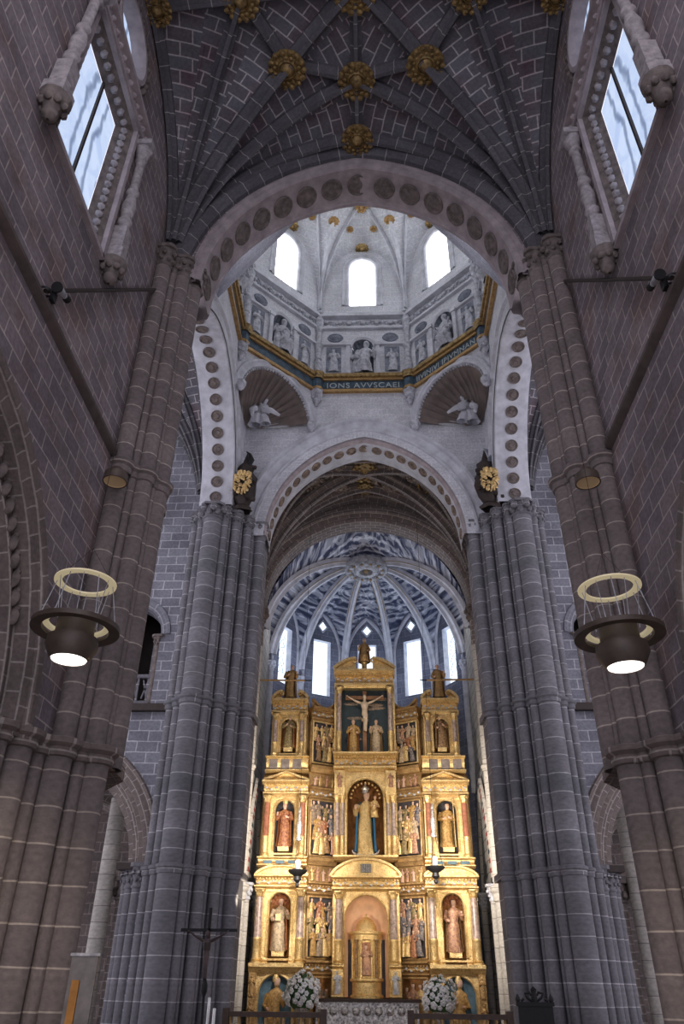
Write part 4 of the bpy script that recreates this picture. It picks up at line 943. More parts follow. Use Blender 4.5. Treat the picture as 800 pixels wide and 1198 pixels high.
def entab(F, L, z0, z1, d=.1, wing=.0, mat=GOLD):
    g = G(); h = z1 - z0
    fbar(g, F, -L - wing * .6, L + wing * .6, z0, z0 + h * .26, .25, -d * .6); fbar(g, F, -L, L, z0 + h * .26, z0 + h * .74, .25, -d * .35); fbar(g, F, -L - wing, L + wing, z0 + h * .74, z1, .25, -d * 1.5)
    o = g.build('entablature', mat, RT, 25)
    g = G(); n = max(4, int(L * 2 / .1)); n2 = n
    for i in range(n): x = -L + (i + .5) * 2 * L / n; a = F(x - .022, z0 + h * .76, -d * .4); b_ = F(x + .022, z0 + h * .76, -d * .4); g.obox(F(x, z0 + h * .68, -d * .75), F(x, z0 + h * .76, -d * .75), .045, d * .8, 0, (0, 1, 0))
    c = g.build('dentils', mat, RT, 0); c.location = c.location - o.location; c.parent = o
    g = G(); n = max(4, int(L * 2 / .16)); g.obox(F(-L, z0 + h * .5, -d * .36), F(L, z0 + h * .5, -d * .36), .03, .03, 1)
    for i in range(n):
        x = -L + (i + .5) * 2 * L / n; g.ball(F(x, z0 + h * (.5 + .06 * (-1) ** i), -d * .36), .05, 6, 0, (1.3, .6, .9)); g.tube([F(x - .05, z0 + h * .42, -d * .38), F(x + .05, z0 + h * .6, -d * .4)], .014, 4, 1)
    c = g.build('frieze_carving', [STUC, GOLD], RT, 60); c.location = c.location - o.location; c.parent = o
    return o
PAL = [plain('robe_' + n_, c, .5, .15, .6, 17.0, tuple(min(1, x * .6 + y) for x, y in zip(c, (.30, .19, .07)))) for n_, c in (('crimson', (.34, .07, .05)), ('ivory', (.58, .48, .36)), ('olive', (.16, .15, .08)), ('blue', (.05, .11, .22)), ('rose', (.50, .24, .19)), ('ochre', (.52, .30, .09)), ('brown', (.16, .08, .055)), ('grey', (.20, .18, .19)))]
def relief(F, L, z0, z1, seed, rows=3, bg=DARK, name='crowd_relief', n=None, mats=None):
    rd = random.Random(seed); g = G(); H = z1 - z0
    g.face([F(-L, z0, .02), F(L, z0, .02), F(L, z1, .02), F(-L, z1, .02)], None, 0)
    ms = [bg, SKIN, HAIR, GOLD] + (mats or PAL)
    fh = H * (.46 if rows == 3 else .7 if rows == 2 else .9)
    for r in range(rows - 1, -1, -1):
        cnt = n or max(3, int(2 * L / (fh * .27)))
        for i in range(cnt):
            b = G(); hh = fh * rd.uniform(.85, 1.05); x = -L + (i + .5 + rd.uniform(-.15, .15)) * 2 * L / cnt
            x = max(-L + hh * .14, min(L - hh * .14, x)); z = z0 + r * (H - fh) / max(1, rows - 1) * .96 + rd.uniform(0, .03) * H
            figure_g(b, hh, rd, .6, (rd.choice(range(4, len(ms))) if rd.random() < .8 else 3, 1, 2), rd.uniform(-.12, .12))
            dd = -.03 - .09 * (rows - 1 - r)
            g.add(b, lambda p: F(x + p[0], min(z1 - .01, z + p[2]), dd + p[1]))
    return g.build(name, ms, RT, 45)
def niche(F, hw, z0, zs, back=.3, lin=NICHEG, head=None, fl=0, top=None):
    """arched niche: lining, shell head, gilded archivolt"""
    g = G(); h = hw
    g.grid([[F(-hw * cos(pi * i / 12), z, back * sin(pi * i / 12)) for i in range(13)] for z in (z0, zs)])
    g.face([F(-hw * cos(pi * i / 12), z0, back * sin(pi * i / 12)) for i in range(13)])
    o = g.build('niche', lin, RT, 40)
    g = G(); P = []
    for i in range(41):
        a = pi * i / 40; k = 1 - (.12 * abs(sin(a * fl)) if fl else 0); P.append([F(-hw * cos(a) * (1 - q) * k, zs + h * sin(a) * (1 - q) * k, back * sqrt(max(0, 1 - (1 - q) ** 2))) for q in (0.0, .1, .3, .6, .85, 1)])
    g.grid(P); c = g.build('niche_head', head or lin, RT, 40); c.location = c.location - o.location; c.parent = o
    g = G(); sweep_arch(g, F, [(-hw, z0, -1, 0)] + arch_pts(hw, hw, 12, zs) + [(hw, z0, 1, 0)], [(.09, .02), (.085, -.04), (.03, -.055), (0, -.02), (0, .05)]); c = g.build('archivolt', GOLD, RT, 40); c.location = c.location - o.location; c.parent = o
    return o
def panel_hole(F, L, hw, z0, zs, z1, mat=GOLD):
    g = G(); wall_strip(g, F, [-L, -hw], zc(z0), zc(z1)); wall_strip(g, F, [hw, L], zc(z0), zc(z1)); wall_strip(g, F, archxs(hw, 18), archfn(hw, hw, zs), zc(z1)); return g.build('niche_surround', mat, RT, 0)
def frame_bars(F, L, z0, z1, w=.07, d=.06, mat=GOLD):
    g = G()
    for a, b in (((-L, z0), (-L, z1)), ((L, z0), (L, z1)), ((-L - w / 2, z0), (L + w / 2, z0)), ((-L - w / 2, z1), (L + w / 2, z1))):
        g.obox(F(a[0], a[1], -d / 2), F(b[0], b[1], -d / 2), w, w, 0, (0, 1, 0) if a[1] == b[1] else (0, 1, 0))
    return g.build('panel_frame', mat, RT, 0)
def pediment(F, L, z0, h, kind, y=.0, mat=GOLD):
    g = G()
    if kind == 'segment':
        P = [(x, z0 + h * sqrt(max(0, 1 - (x / L) ** 2)) ** 1.3) for x in archxs(L, 20)]
        g.face([F(x, z, -.02) for x, z in P] , None, 0)
        for i in range(len(P) - 1): g.obox(F(P[i][0], P[i][1], -.08), F(P[i + 1][0], P[i + 1][1], -.08), .2, .07)
    elif kind == 'tri':
        g.face([F(-L, z0, -.02), F(L, z0, -.02), F(0, z0 + h, -.02)]);
        for s in (-1, 1): g.obox(F(s * L, z0 + .03, -.08), F(0, z0 + h, -.08), .2, .07)
    else:   # broken scrolled
        for s in (-1, 1):
            g = G(); pts = []
            for i in range(9):
                t = i / 8; pts.append((s * (L - (L - .32) * t), z0 + .05 + h * (1 - (1 - t) ** 2) * .85))
            for i in range(8): g.obox(F(pts[i][0], pts[i][1], -.06), F(pts[i + 1][0], pts[i + 1][1], -.06), .26, .1)
            g.face([F(x, z, -.0) for x, z in pts] + [F(s * .32, z0, .0), F(s * L, z0, 0)])
            sp = [(s * .34 + .11 * (1 - k / 12) * cos(k * .6 + 1.2) , z0 + h * .78 + .11 * (1 - k / 12) * sin(k * .6 + 1.2)) for k in range(12)]
            g.tube([F(x, z, -.08) for x, z in sp], .04, 6); g.build('pediment_scroll', mat, RT, 30)
        return
    return g.build('pediment', mat, RT, 30)
OUT = []
for s in (-1, 1):
    # solid backing
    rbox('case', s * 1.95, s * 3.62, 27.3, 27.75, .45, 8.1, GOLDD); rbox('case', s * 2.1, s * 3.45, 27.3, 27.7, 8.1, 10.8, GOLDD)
    for li, (xa, xb, z0, z1, e1, r, ped) in enumerate(((1.95, 3.62, 2.32, 4.4, 4.8, .125, 'segment'), (2.0, 3.55, 5.35, 7.3, 7.8, .11, 'tri'), (2.13, 3.42, 8.65, 10.18, 10.72, .09, 'broken'))):
        F, L = Fr(s * xa, 27.0, s * xb, 27.0)
        hw = (.33, .32, .27)[li]; zs = (3.95, 6.85, 9.75)[li]; zb = z0 + .18
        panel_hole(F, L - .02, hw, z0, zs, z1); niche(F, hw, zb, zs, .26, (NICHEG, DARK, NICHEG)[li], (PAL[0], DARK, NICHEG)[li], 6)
        frame_bars(F, hw + .17, z0 + .1, z1 - .06, .05)
        for t in (-1, 1):
            column(s * (xa + xb) / 2 + t * (L - .16), 26.9, z0, z1, r, (MARB, REDM, MARB)[li])
        entab(F, L, z1, e1, .2, .05)
        pediment(F, L + .03, e1, (.3, .3, .32)[li], ped)
        if li < 2:
            zt = (5.05, 8.1)[li]; zq = (5.35, 8.65)[li]
            g = G(); fbar(g, F, -L, L, zt, zt + .08, .3, -.18); fbar(g, F, -L + .03, L - .03, zt + .08, zq - .07, .3, -.1); fbar(g, F, -L, L, zq - .07, zq, .3, -.22); g.build('pedestal_course', GOLD, RT, 25)
            g = G()
            for k in range(3): g.face([F(-.5 + k * .42, zt + .1, -.115), F(-.5 + k * .42 + .3, zt + .1, -.115), F(-.5 + k * .42 + .3, zq - .1, -.115), F(-.5 + k * .42, zq - .1, -.115)])
            g.build('pedestal_inlay', (BLUEN, RNDL)[li], RT, 0)
        OUT.append((s, li, F, zb))
    # predella: arched relief of a seated bishop between carved pilasters
    F, L = Fr(s * 1.95, 26.95, s * 3.66, 26.95)
    g = G(); fbar(g, F, -L, L, 2.06, 2.32, .3, -.25); g.build('ledge', GOLD, RT, 25)
    panel_hole(F, L - .02, .5, .45, 1.5, 2.06); niche(F, .5, .5, 1.5, .22, BLUEN, BLUEN)
    for t in (-1, 1):
        g = G(); fbar(g, F, t * .72 - .11, t * .72 + .11, .45, 2.06, .1, -.12); figb = G(); figure_g(figb, .55, random.Random(5 + t), .5, (0, 0, 0)); g.add(figb, lambda p: F(t * .72 + p[0], 1.45 + p[2] * 1.0, -.14 + p[1])); g.add(figb, lambda p: F(t * .72 + p[0], .75 + p[2] * 1.0, -.14 + p[1])); g.build('carved_pilaster', GOLDD, RT, 45)
    g = G(); b = G(); figure_g(b, 1.45, random.Random(60 + s), .6, (0, 1, 0), seated=True); g.add(b, lambda p: F(p[0], .52 + p[2], -.02 + p[1]))
    g.lathe([(.09, 0), (.1, .08), (.07, .2), (.0, .3)], F(0, .52 + 1.3, -.04), 10, 2, sy=.5); g.build('bishop_relief', [PAL[5], SKIN, GOLD], RT, 45)
    # slanting intermediate bay
    F, L = Fr(s * 1.98, 27.05, s * 1.06, 27.62)
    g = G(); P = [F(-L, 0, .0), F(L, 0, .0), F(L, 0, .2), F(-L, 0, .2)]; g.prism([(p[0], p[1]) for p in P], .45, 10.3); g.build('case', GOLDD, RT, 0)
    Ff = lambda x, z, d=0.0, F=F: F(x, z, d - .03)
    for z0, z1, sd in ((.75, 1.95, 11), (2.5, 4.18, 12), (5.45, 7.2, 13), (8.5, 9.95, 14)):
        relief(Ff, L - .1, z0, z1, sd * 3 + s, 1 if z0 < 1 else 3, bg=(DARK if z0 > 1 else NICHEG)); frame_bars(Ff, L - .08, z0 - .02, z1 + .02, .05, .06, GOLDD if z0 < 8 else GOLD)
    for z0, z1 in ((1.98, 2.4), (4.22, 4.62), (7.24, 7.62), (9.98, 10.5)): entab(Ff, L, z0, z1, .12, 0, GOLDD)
    for z0, z1, sd in ((4.66, 5.12, 21), (7.66, 8.12, 22)):
        relief(Ff, L - .08, z0, z1, sd + s, 1, bg=GOLDD, name='cherub_relief', n=4, mats=[SKIN, SKIN, PAL[4]]); 
        g = G(); fbar(g, Ff, -L, L, z1 + .02, z1 + .26, .1, -.14); g.build('ledge', GOLDD, RT, 25)
    g = G(); pts = [(-L + 2 * L * i / 12, 10.5 + (.42 * ((i / 12 - .45) / .55) ** 2)) for i in range(13)]
    g.face([Ff(x, z, -.02) for x, z in pts] + [Ff(L, 10.45, -.02), Ff(-L, 10.45, -.02)])
    for i in range(12): g.obox(Ff(pts[i][0], pts[i][1], -.05), Ff(pts[i + 1][0], pts[i + 1][1], -.05), .14, .07)
    g.build('swept_cresting', GOLDD, RT, 25)
    # centre bay columns
    column(s * .88, 27.05, 2.3, 4.35, .125); column(s * .79, 27.1, 5.4, 7.35, .07); column(s * .98, 27.1, 5.4, 7.35, .085, MARB); column(s * .95, 27.1, 8.78, 11.25, .1, MARB)
    F, L = Fr(s * .72, 27.0, s * 1.08, 27.0)
    g = G(); fbar(g, F, -L, L, 1.4, 1.5, .3, -.06); fbar(g, F, -L + .02, L - .02, 1.5, 2.18, .3, -.0); fbar(g, F, -L, L, 2.18, 2.3, .3, -.06); g.build('pedestal', GOLD, RT, 25)
    g = G(); b = G(); figure_g(b, .6, random.Random(9 + s), .5); g.add(b, lambda p: F(p[0], 1.53 + p[2], -.02 + p[1])); g.build('pedestal_figure', STUC, RT, 45)
    g = G(); fbar(g, F, -L, L, 7.36, 8.18, .3, -.04); g.build('impost_block', GOLD, RT, 25)
    g = G(); b = G(); figure_g(b, .5, random.Random(19 + s), .5); g.add(b, lambda p: F(p[0], 7.6 + p[2], -.07 + p[1])); g.build('impost_figure', PAL[4], RT, 45)
F, L = Fr(-1.08, 27.2, 1.08, 27.2)
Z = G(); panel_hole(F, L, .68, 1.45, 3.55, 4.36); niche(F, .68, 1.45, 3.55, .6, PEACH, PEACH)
g = G(); g.face([F(-.66, 1.46, .3), F(.66, 1.46, .3), F(.66, 3.0, .3), F(-.66, 3.0, .3)]); g.build('dark_backing', DARK, RT, 0)  # dark sheet added to blacken the gaps beside the tabernacle
entab(F, L + .02, 4.36, 4.78, .3, .04)
F2 = lambda x, z, d=0.0: F(x, z, d - .22)
pediment(F2, 1.15, 4.78, .52, 'segment')
g = G(); fbar(g, F, -L, L, 5.28, 5.42, .3, -.32); g.build('ledge', GOLD, RT, 25)
g = G(); g.obox(F(-.17, 5.02, -.3), F(.17, 5.02, -.3), .04, .26); o = g.build('small_grille', DARK, RT, 0)
g = G()
for i in range(6): g.obox(F(-.14 + i * .056, 4.9, -.33), F(-.14 + i * .056, 5.14, -.33), .018, .018, 0, (0, 1, 0))
c = g.build('grille_bar', SILVER, RT, 0); c.location = c.location - o.location; c.parent = o
panel_hole(F, L, .62, 5.42, 7.3, 8.2); niche(F, .62, 5.42, 7.3, .55, NICHEG, NICHEG, 9)
g = G()
for i in range(13): a = pi * i / 12; g.ball(F(-.5 * cos(a), 7.3 + .5 * sin(a), .02), .045, 6)
g.build('niche_beading', GOLD, RT, 60)
entab(F, L + .02, 8.2, 8.78, .3, .04)
g = G(); g.face([F(-.85, 8.78, .2), F(.85, 8.78, .2), F(.85, 11.25, .2), F(-.85, 11.25, .2)])
for s in (-1, 1): g.face([F(s * .85, 8.78, -.02), F(s * .85, 11.25, -.02), F(s * .85, 11.25, .2), F(s * .85, 8.78, .2)])
for i in range(7): rd = random.Random(i); g.ball(F(rd.uniform(-.7, .7), rd.uniform(9.2, 11), .2), .22, 8, 1, (1.4, .1, .3))
g.build('painted_sky_panel', [plain('night_sky_paint', (.03, .05, .06), .7), PAL[7]], RT, 40)
for s in (-1, 1):
    g = G(); fbar(g, F, s * 1.0 - .13, s * 1.0 + .13, 8.78, 11.25, .3, -.0); g.build('jamb', GOLD, RT, 0)
entab(F, L + .02, 11.25, 11.88, .3, .05)
pediment(F2, 1.15, 11.9, .45, 'broken')
g = G(); g.lathe([(.16, 0), (.1, .08), (.1, .25), (.15, .3)], F(0, 11.9, -.15), 12); g.build('pedestal', GOLD, RT, 40)
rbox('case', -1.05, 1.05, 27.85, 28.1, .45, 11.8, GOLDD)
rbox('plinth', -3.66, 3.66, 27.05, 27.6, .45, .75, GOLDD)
# tabernacle
def sq(g): g.v = [(x, y, 1.42 + (z - 1.42) * .86) for x, y, z in g.v]; return g
TB_ = thing('tabernacle', 'round gilded tabernacle with a small dome standing in the lower central arch', 'tabernacle', (RX, 27.35, 1.43))
g = G(); g.lathe([(.52, 1.42), (.52, 1.5), (.46, 1.55), (.46, 1.9), (.52, 1.95), (.52, 2.02), (.42, 2.05), (.42, 3.2), (.5, 3.24), (.5, 3.4), (.55, 3.42), (.55, 3.5), (.4, 3.52)], (RX, 27.42, 0), 32); sq(g).build('drum', GOLD, TB_, 35)
g = G(); g.lathe([(.36, 3.5), (.34, 3.6), (.31, 3.75), (.22, 3.9), (.1, 3.98), (.04, 4.0), (.05, 4.06), (0, 4.1)], (RX, 27.42, 0), 28); sq(g).build('dome', GOLD, TB_, 60)
for a in (-75, -45, -22, 22, 45, 75):
    x = .45 * sin(radians(a)); y = 27.42 - .45 * cos(radians(a)); g = G(); g.lathe([(.06, 2.02), (.045, 2.06), (.04, 3.1), (.06, 3.18), (.065, 3.24)], (RX + x, y, 0), 10); sq(g).build('colonnette', GOLD if abs(a) != 45 else PAL[6], TB_, 40)
g = G(); g.face([(RX - .15, 26.985, 2.1), (RX + .15, 26.985, 2.1), (RX + .15, 26.985, 3.15), (RX - .15, 26.985, 3.15)], None, 3); b = G(); figure_g(b, .95, random.Random(4), .5, (0, 1, 2)); g.add(b, lambda p: (RX + p[0], 26.96 + p[1], 2.12 + p[2])); sq(g).build('door_relief', [PAL[4], SKIN, HAIR, PAL[0]], TB_, 45)

# ------------------------------------------------------------------ statues
def statue(label, x, y, z, h, mats, seed, cat='statue', plinth=None, cloak=None, hat=None, group=None, seated=False, lean=0.0, hold=None, name='saint_statue'):
    rd = random.Random(seed); r = thing(name, label, cat, (x, y, z), group)
    g = G(); figure_g(g, h, rd, 1.0, (0, 1, 2), lean, seated)
    def T(b): q = G(); q.add(b, lambda p: (x + p[0], y + p[1], z + (plinth or 0) + p[2])); return q
    T(g).build('body', mats, r, 45)
    if plinth: b = G(); b.box((x - .13 * h, y - .1 * h, z), (x + .13 * h, y + .1 * h, z + plinth)); b.build('plinth', GOLD if mats[0] is not STUC else STUC, r, 0)
    if cloak:
        b = G(); P = []
        prof = ((.02, .19, .15), (.2, .175, .14), (.45, .165, .125), (.65, .155, .11), (.78, .15, .1), (.83, .085, .065)) if not seated else ((.0, .23, .2), (.2, .22, .2), (.5, .19, .14), (.68, .15, .1), (.75, .1, .07))
        for zz, rx, ry in prof: P.append([((rx * (1 + .05 * cos(8 * a))) * cos(a) * h, ry * sin(a) * h, zz * h) for a in [-.65 + (pi + 1.3) * k / 18 for k in range(19)]])
        b.grid(P); T(b).build('cloak', cloak, r, 50)
    if hat == 'halo':
        b = G(); b.lathe([(.005 * h, 0), (.11 * h, .0), (.11 * h, .012)], (0, 0, 0), 20); q = G(); q.add(b, lambda p: (x + p[0], y + .075 * h + p[2], z + (plinth or 0) + .94 * h + p[1])); q.build('halo', GOLD, r, 30)
    if hat == 'crown':
        b = G(); b.lathe([(.045 * h, 0), (.06 * h, .02 * h), (.055 * h, .05 * h), (.075 * h, .09 * h), (.03 * h, .13 * h), (.012 * h, .15 * h), (.02 * h, .17 * h), (0, .19 * h)], (0, -.005 * h, .97 * h), 14, 0, lambda a, zz: 1 + .1 * sin(7 * a)); T(b).build('crown', SILVER, r, 40)
    if hat == 'mitre':
        b = G(); b.lathe([(.05 * h, 0), (.07 * h, .06 * h), (.045 * h, .13 * h), (0, .17 * h)], (0, -.005 * h, .96 * h), 12, 0, sy=.6); T(b).build('mitre', GOLD, r, 40)
    if hold == 'staff': b = G(); b.tube([(.17 * h, -.13 * h, 0), (.16 * h, -.12 * h, 1.05 * h)], .012 * h, 6); b.ball((.16 * h, -.12 * h, 1.06 * h), .03 * h, 6); T(b).build('staff', GOLD, r, 40)
    if hold == 'book': b = G(); b.box((-.07 * h, -.17 * h, .56 * h), (.04 * h, -.135 * h, .68 * h)); T(b).build('book', GOLD, r, 0)
    if hold == 'cross': b = G(); b.tube([(-.18 * h, -.1 * h, .02 * h), (-.14 * h, -.1 * h, 1.1 * h)], .015 * h, 6); b.tube([(-.24 * h, -.1 * h, .93 * h), (-.05 * h, -.1 * h, .95 * h)], .015 * h, 6); T(b).build('cross', PAL[6], r, 40)
    if hold == 'child':
        b = G(); figure_g(b, h * .36, random.Random(2), 1.0, (0, 1, 2), 0, True); q = G(); q.add(b, lambda p: (x + .16 * h + p[0], y - .1 * h + p[1], z + (plinth or 0) + .56 * h + p[2])); q.build('child', [GOLD, SKIN, HAIR], r, 45)
    return r
dat = {(-1, 0): ('bearded saint in ivory and red, lower left niche of the altarpiece', [PAL[1], SKIN, HAIR], PAL[0], None, 'book'),
       (1, 0): ('hooded saint in brown and red robes, lower right niche of the altarpiece', [PAL[4], SKIN, HAIR], PAL[6], None, None),
       (-1, 1): ('saint in a dark red robe, middle left niche of the altarpiece', [PAL[0], SKIN, PAL[0]], PAL[0], 'mitre', None),
       (1, 1): ('saint in golden brown robe with staff, middle right niche of the altarpiece', [PAL[5], SKIN, HAIR], PAL[2], None, 'staff'),
       (-1, 2): ('saint in olive and red robe, upper left niche of the altarpiece', [PAL[2], SKIN, HAIR], PAL[0], None, None),
       (1, 2): ('saint holding a slanting cross, upper right niche of the altarpiece', [PAL[6], SKIN, HAIR], PAL[7], None, 'cross')}
for s, li, F, zb in OUT:
    lab, mt, ck, hat, hold = dat[(s, li)]; p = F(0, zb, .02)
    statue(lab, p[0], p[1], p[2], (1.5, 1.42, 1.2)[li], mt, 31 * li + s, plinth=.14, cloak=ck, hat=hat, hold=hold, group='saints in the side niches of the altarpiece')
statue('crowned Virgin in gold and blue holding a child, in the central niche', RX, 27.25, 5.42, 1.98, [GOLD, SKIN, HAIR], 77, plinth=.1, cloak=plain('virgin_blue_mantle', (.06, .26, .55), .45, .0), hat='crown', hold='child', name='virgin_statue')
g = G(); q = [(RX + .45 * cos(a), 27.05, 5.6 + .2 * sin(a) * 1.0) for a in [pi + pi * k / 14 for k in range(15)]]; g.tube(q, [.015 + .035 * sin(pi * k / 14) for k in range(15)], 6)
V = [o for o in bpy.data.objects if o.name.startswith('virgin_statue')][0]; g.build('silver_crescent', SILVER, V, 50)
statue('mourning Virgin at the left foot of the altarpiece cross', RX - .42, 27.12, 8.79, 1.25, [PAL[5], SKIN, PAL[1]], 12, cloak=PAL[0], group='mourners under the cross')
statue('young saint John at the right foot of the altarpiece cross', RX + .42, 27.12, 8.79, 1.25, [PAL[1], SKIN, HAIR], 15, cloak=PAL[5], group='mourners under the cross')
statue('small dark gilded figure on top of the central pediment before the middle window', RX, 26.95, 12.2, 1.0, [GOLDD, SKIN, HAIR], 21, cloak=PAL[0], seated=True, name='pediment_statue')
for s, lab in ((-1, 'left'), (1, 'right')):
    statue('dark gilded figure standing on the broken pediment at upper %s' % lab, RX + s * 2.78, 26.95, 10.8, 1.3, [GOLDD, SKIN, HAIR], 25 + s, cloak=PAL[6], name='pediment_statue', group='figures on the side pediments')
# body for crucifixes
def corpus_g(g, h=1.0, m=0, mc=1):
    """crucified body, arms raised; origin at feet"""
    g.tube([(0, -.02, .06 * h), (.01, -.06, .3 * h), (0, -.03, .48 * h)], [.028 * h, .042 * h, .06 * h], 8, m)
    g.tube([(.03 * h, -.03, .05 * h), (.035 * h, -.08, .29 * h), (.03 * h, -.03, .48 * h)], [.026 * h, .04 * h, .055 * h], 8, m)
    P = []
    for z, rx, ry in ((.44, .075, .06), (.5, .08, .062), (.56, .068, .05), (.62, .07, .052), (.7, .095, .062), (.76, .1, .06), (.8, .07, .045), (.82, .032, .032), (.85, .03, .032), (.87, .042, .048), (.91, .048, .055), (.95, .042, .05), (.985, .015, .02)):
        P.append([(rx * cos(2 * pi * k / 14) * h, (ry * sin(2 * pi * k / 14) - (.04 if z > .84 else .01)) * h, z * h) for k in range(15)])
    g.grid(P, None, m)
    for s in (-1, 1):
        g.tube([(s * .08 * h, -.0, .765 * h), (s * .22 * h, .0, .83 * h), (s * .27 * h, 0, .855 * h), (s * .43 * h, .0, .95 * h)], [.034 * h, .028 * h, .024 * h, .015 * h], 8, m); g.ball((s * .45 * h, -.01, .965 * h), .02 * h, 6, m)
        for q in range(4): g.tube([(s * .455 * h, -.01, .965 * h), (s * (.475 + .003 * q) * h, -.015, (.955 + .012 * q) * h)], .004 * h, 4, m, caps=False)
    g.lathe([(.082, .42), (.09, .47), (.086, .53)], (0, -.012 * h, 0), 14, mc, lambda a, z: (1 + .06 * sin(7 * a)) * h, sy=.8)
cr = thing('crucifix', 'pale carved Christ on a brown cross in the top centre of the altarpiece', 'crucifix', (RX, 27.25, 8.78))
g = G(); g.box((RX - .07, 27.2, 8.78), (RX + .07, 27.28, 11.15)); g.box((RX - .72, 27.2, 10.83), (RX + .72, 27.28, 10.97)); g.build('cross', plain('brown_cross_wood', (.26, .12, .05), .6), cr, 0)
g = G(); b = G(); corpus_g(b, 1.45); g.add(b, lambda p: (RX + p[0], 27.16 + p[1], 9.55 + p[2])); g.build('body', [plain('pale_flesh', (.66, .52, .38), .5), PAL[1]], cr, 50)
# lantern statues
nm = {0: 'seated grey figure with attendant in the middle niche above the inscription', 1: 'grey stone figure with outstretched arm in the niche right of the middle one', 7: 'grey stone figure in the niche left of the middle one', 2: 'grey stone figure in the far right niche of the lantern', 6: 'grey stone figure in the far left niche of the lantern'}
for k in (0, 1, 7, 2, 6):
    F = side_frame(k); ph = k * pi / 4; r = thing('niche_statue', nm[k], 'statue', F(0, 21.62, .08), 'stone figures in the lantern niches')
    g = G()
    for j, (dx, hh, sd) in enumerate(((.08, 1.75, 3), (-.22, 1.3, 8))):
        b = G(); figure_g(b, hh, random.Random(k * 5 + j), 1.0, (0, 0, 1), 0, j == 0); g.add(b, lambda p: F(dx + p[0], 21.62 + p[2], -.02 + p[1]))
    g.tube([F(.1, 22.7, 0), F(.3, 22.75, -.12), F(.42, 22.9 if k == 1 else 22.6, -.2)], [.07, .06, .03], 7)
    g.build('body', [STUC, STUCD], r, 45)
for k, lab in ((1, 'right'), (7, 'left')):
    s = 1 if k == 1 else -1; r = thing('squinch_statue', 'pale stucco figures reclining in the corner of the %s shell' % lab, 'statue', (LX + s * 3.85, 20.6, 19.0), 'stucco figures in the shell squinches')
    g = G()
    for j, (dx, dy, hh, le) in enumerate(((-.0, 0, 1.25, -.3 * s), (-.42 * s, -.05, 1.0, .25 * s))):
        b = G(); figure_g(b, hh, random.Random(k + j * 3), 1.0, (0, 0, 1), le, True); g.add(b, lambda p: (LX + s * 3.95 + dx + p[0], 20.62 + dy + p[1], 18.78 + p[2]))
    g.tube([(LX + s * 3.6, 20.3, 19.25), (LX + s * 3.3, 20.2, 19.1), (LX + s * 3.0, 20.3, 18.95)], [.13, .1, .05], 8); g.tube([(LX + s * 3.9, 20.2, 19.2), (LX + s * 3.95, 19.9, 18.9), (LX + s * 3.9, 19.85, 18.6)], [.13, .1, .06], 8)
    g.build('body', [WHITE, STUCD], r, 45)
    # coat of arms over the pier
    a = thing('coat_of_arms', 'dark carved coat of arms with gilded shield on the %s far pier capital' % lab, 'coat of arms', (.1 + s * 4.12, 20.45, 14.95), 'gilded coats of arms over the far piers')
    c = (.1 + s * 4.12, 20.5, 0)
    g = G(); g.lathe([(.3, 14.95), (.34, 15.05), (.2, 15.2), (.36, 15.5), (.42, 15.9), (.4, 16.3), (.25, 16.55), (.3, 16.65), (.28, 16.8), (.12, 16.95), (.06, 17.2), (.0, 17.45)], c, 16, 0, lambda t, z: 1 + .13 * sin(5 * t + z * 7), sy=.75)
    for q in range(12): t = q * 1.1; g.ball((c[0] + .38 * cos(t), c[1] - .22, 15.3 + q * .12), .09, 6)
    g.build('carved_body', IRONB, a, 50)
    g = G(); rd = random.Random(3)
    for q in range(16):
        t = 2 * pi * q / 16; px, pz = .30 * cos(t), .46 * sin(t) - .02
        g.tube([(c[0] + px, c[1] - .36, 15.9 + pz), (c[0] + px * .75 + .06 * sin(3 * t), c[1] - .47, 15.9 + pz * .8 + .06), (c[0] + px * .5, c[1] - .42, 15.9 + pz * .62)], [.03, .05, .02], 6)
    for q in range(30): g.ball((c[0] + rd.uniform(-.25, .25), c[1] - .42, 15.9 + rd.uniform(-.42, .4)), rd.uniform(.05, .09), 7, 0, (1, .6, 1.2))
    g.build('gilded_shield', GOLD, a, 50)
    g = G(); g.tube([(c[0] + .1, c[1] - .1, 16.8), (c[0] + .2, c[1] - .15, 17.0), (c[0] + .12, c[1] - .12, 17.25), (c[0] - .02, c[1] - .1, 17.4)], [.08, .1, .06, .02], 8); g.build('crest', IRON if s < 0 else STUCD, a, 50)

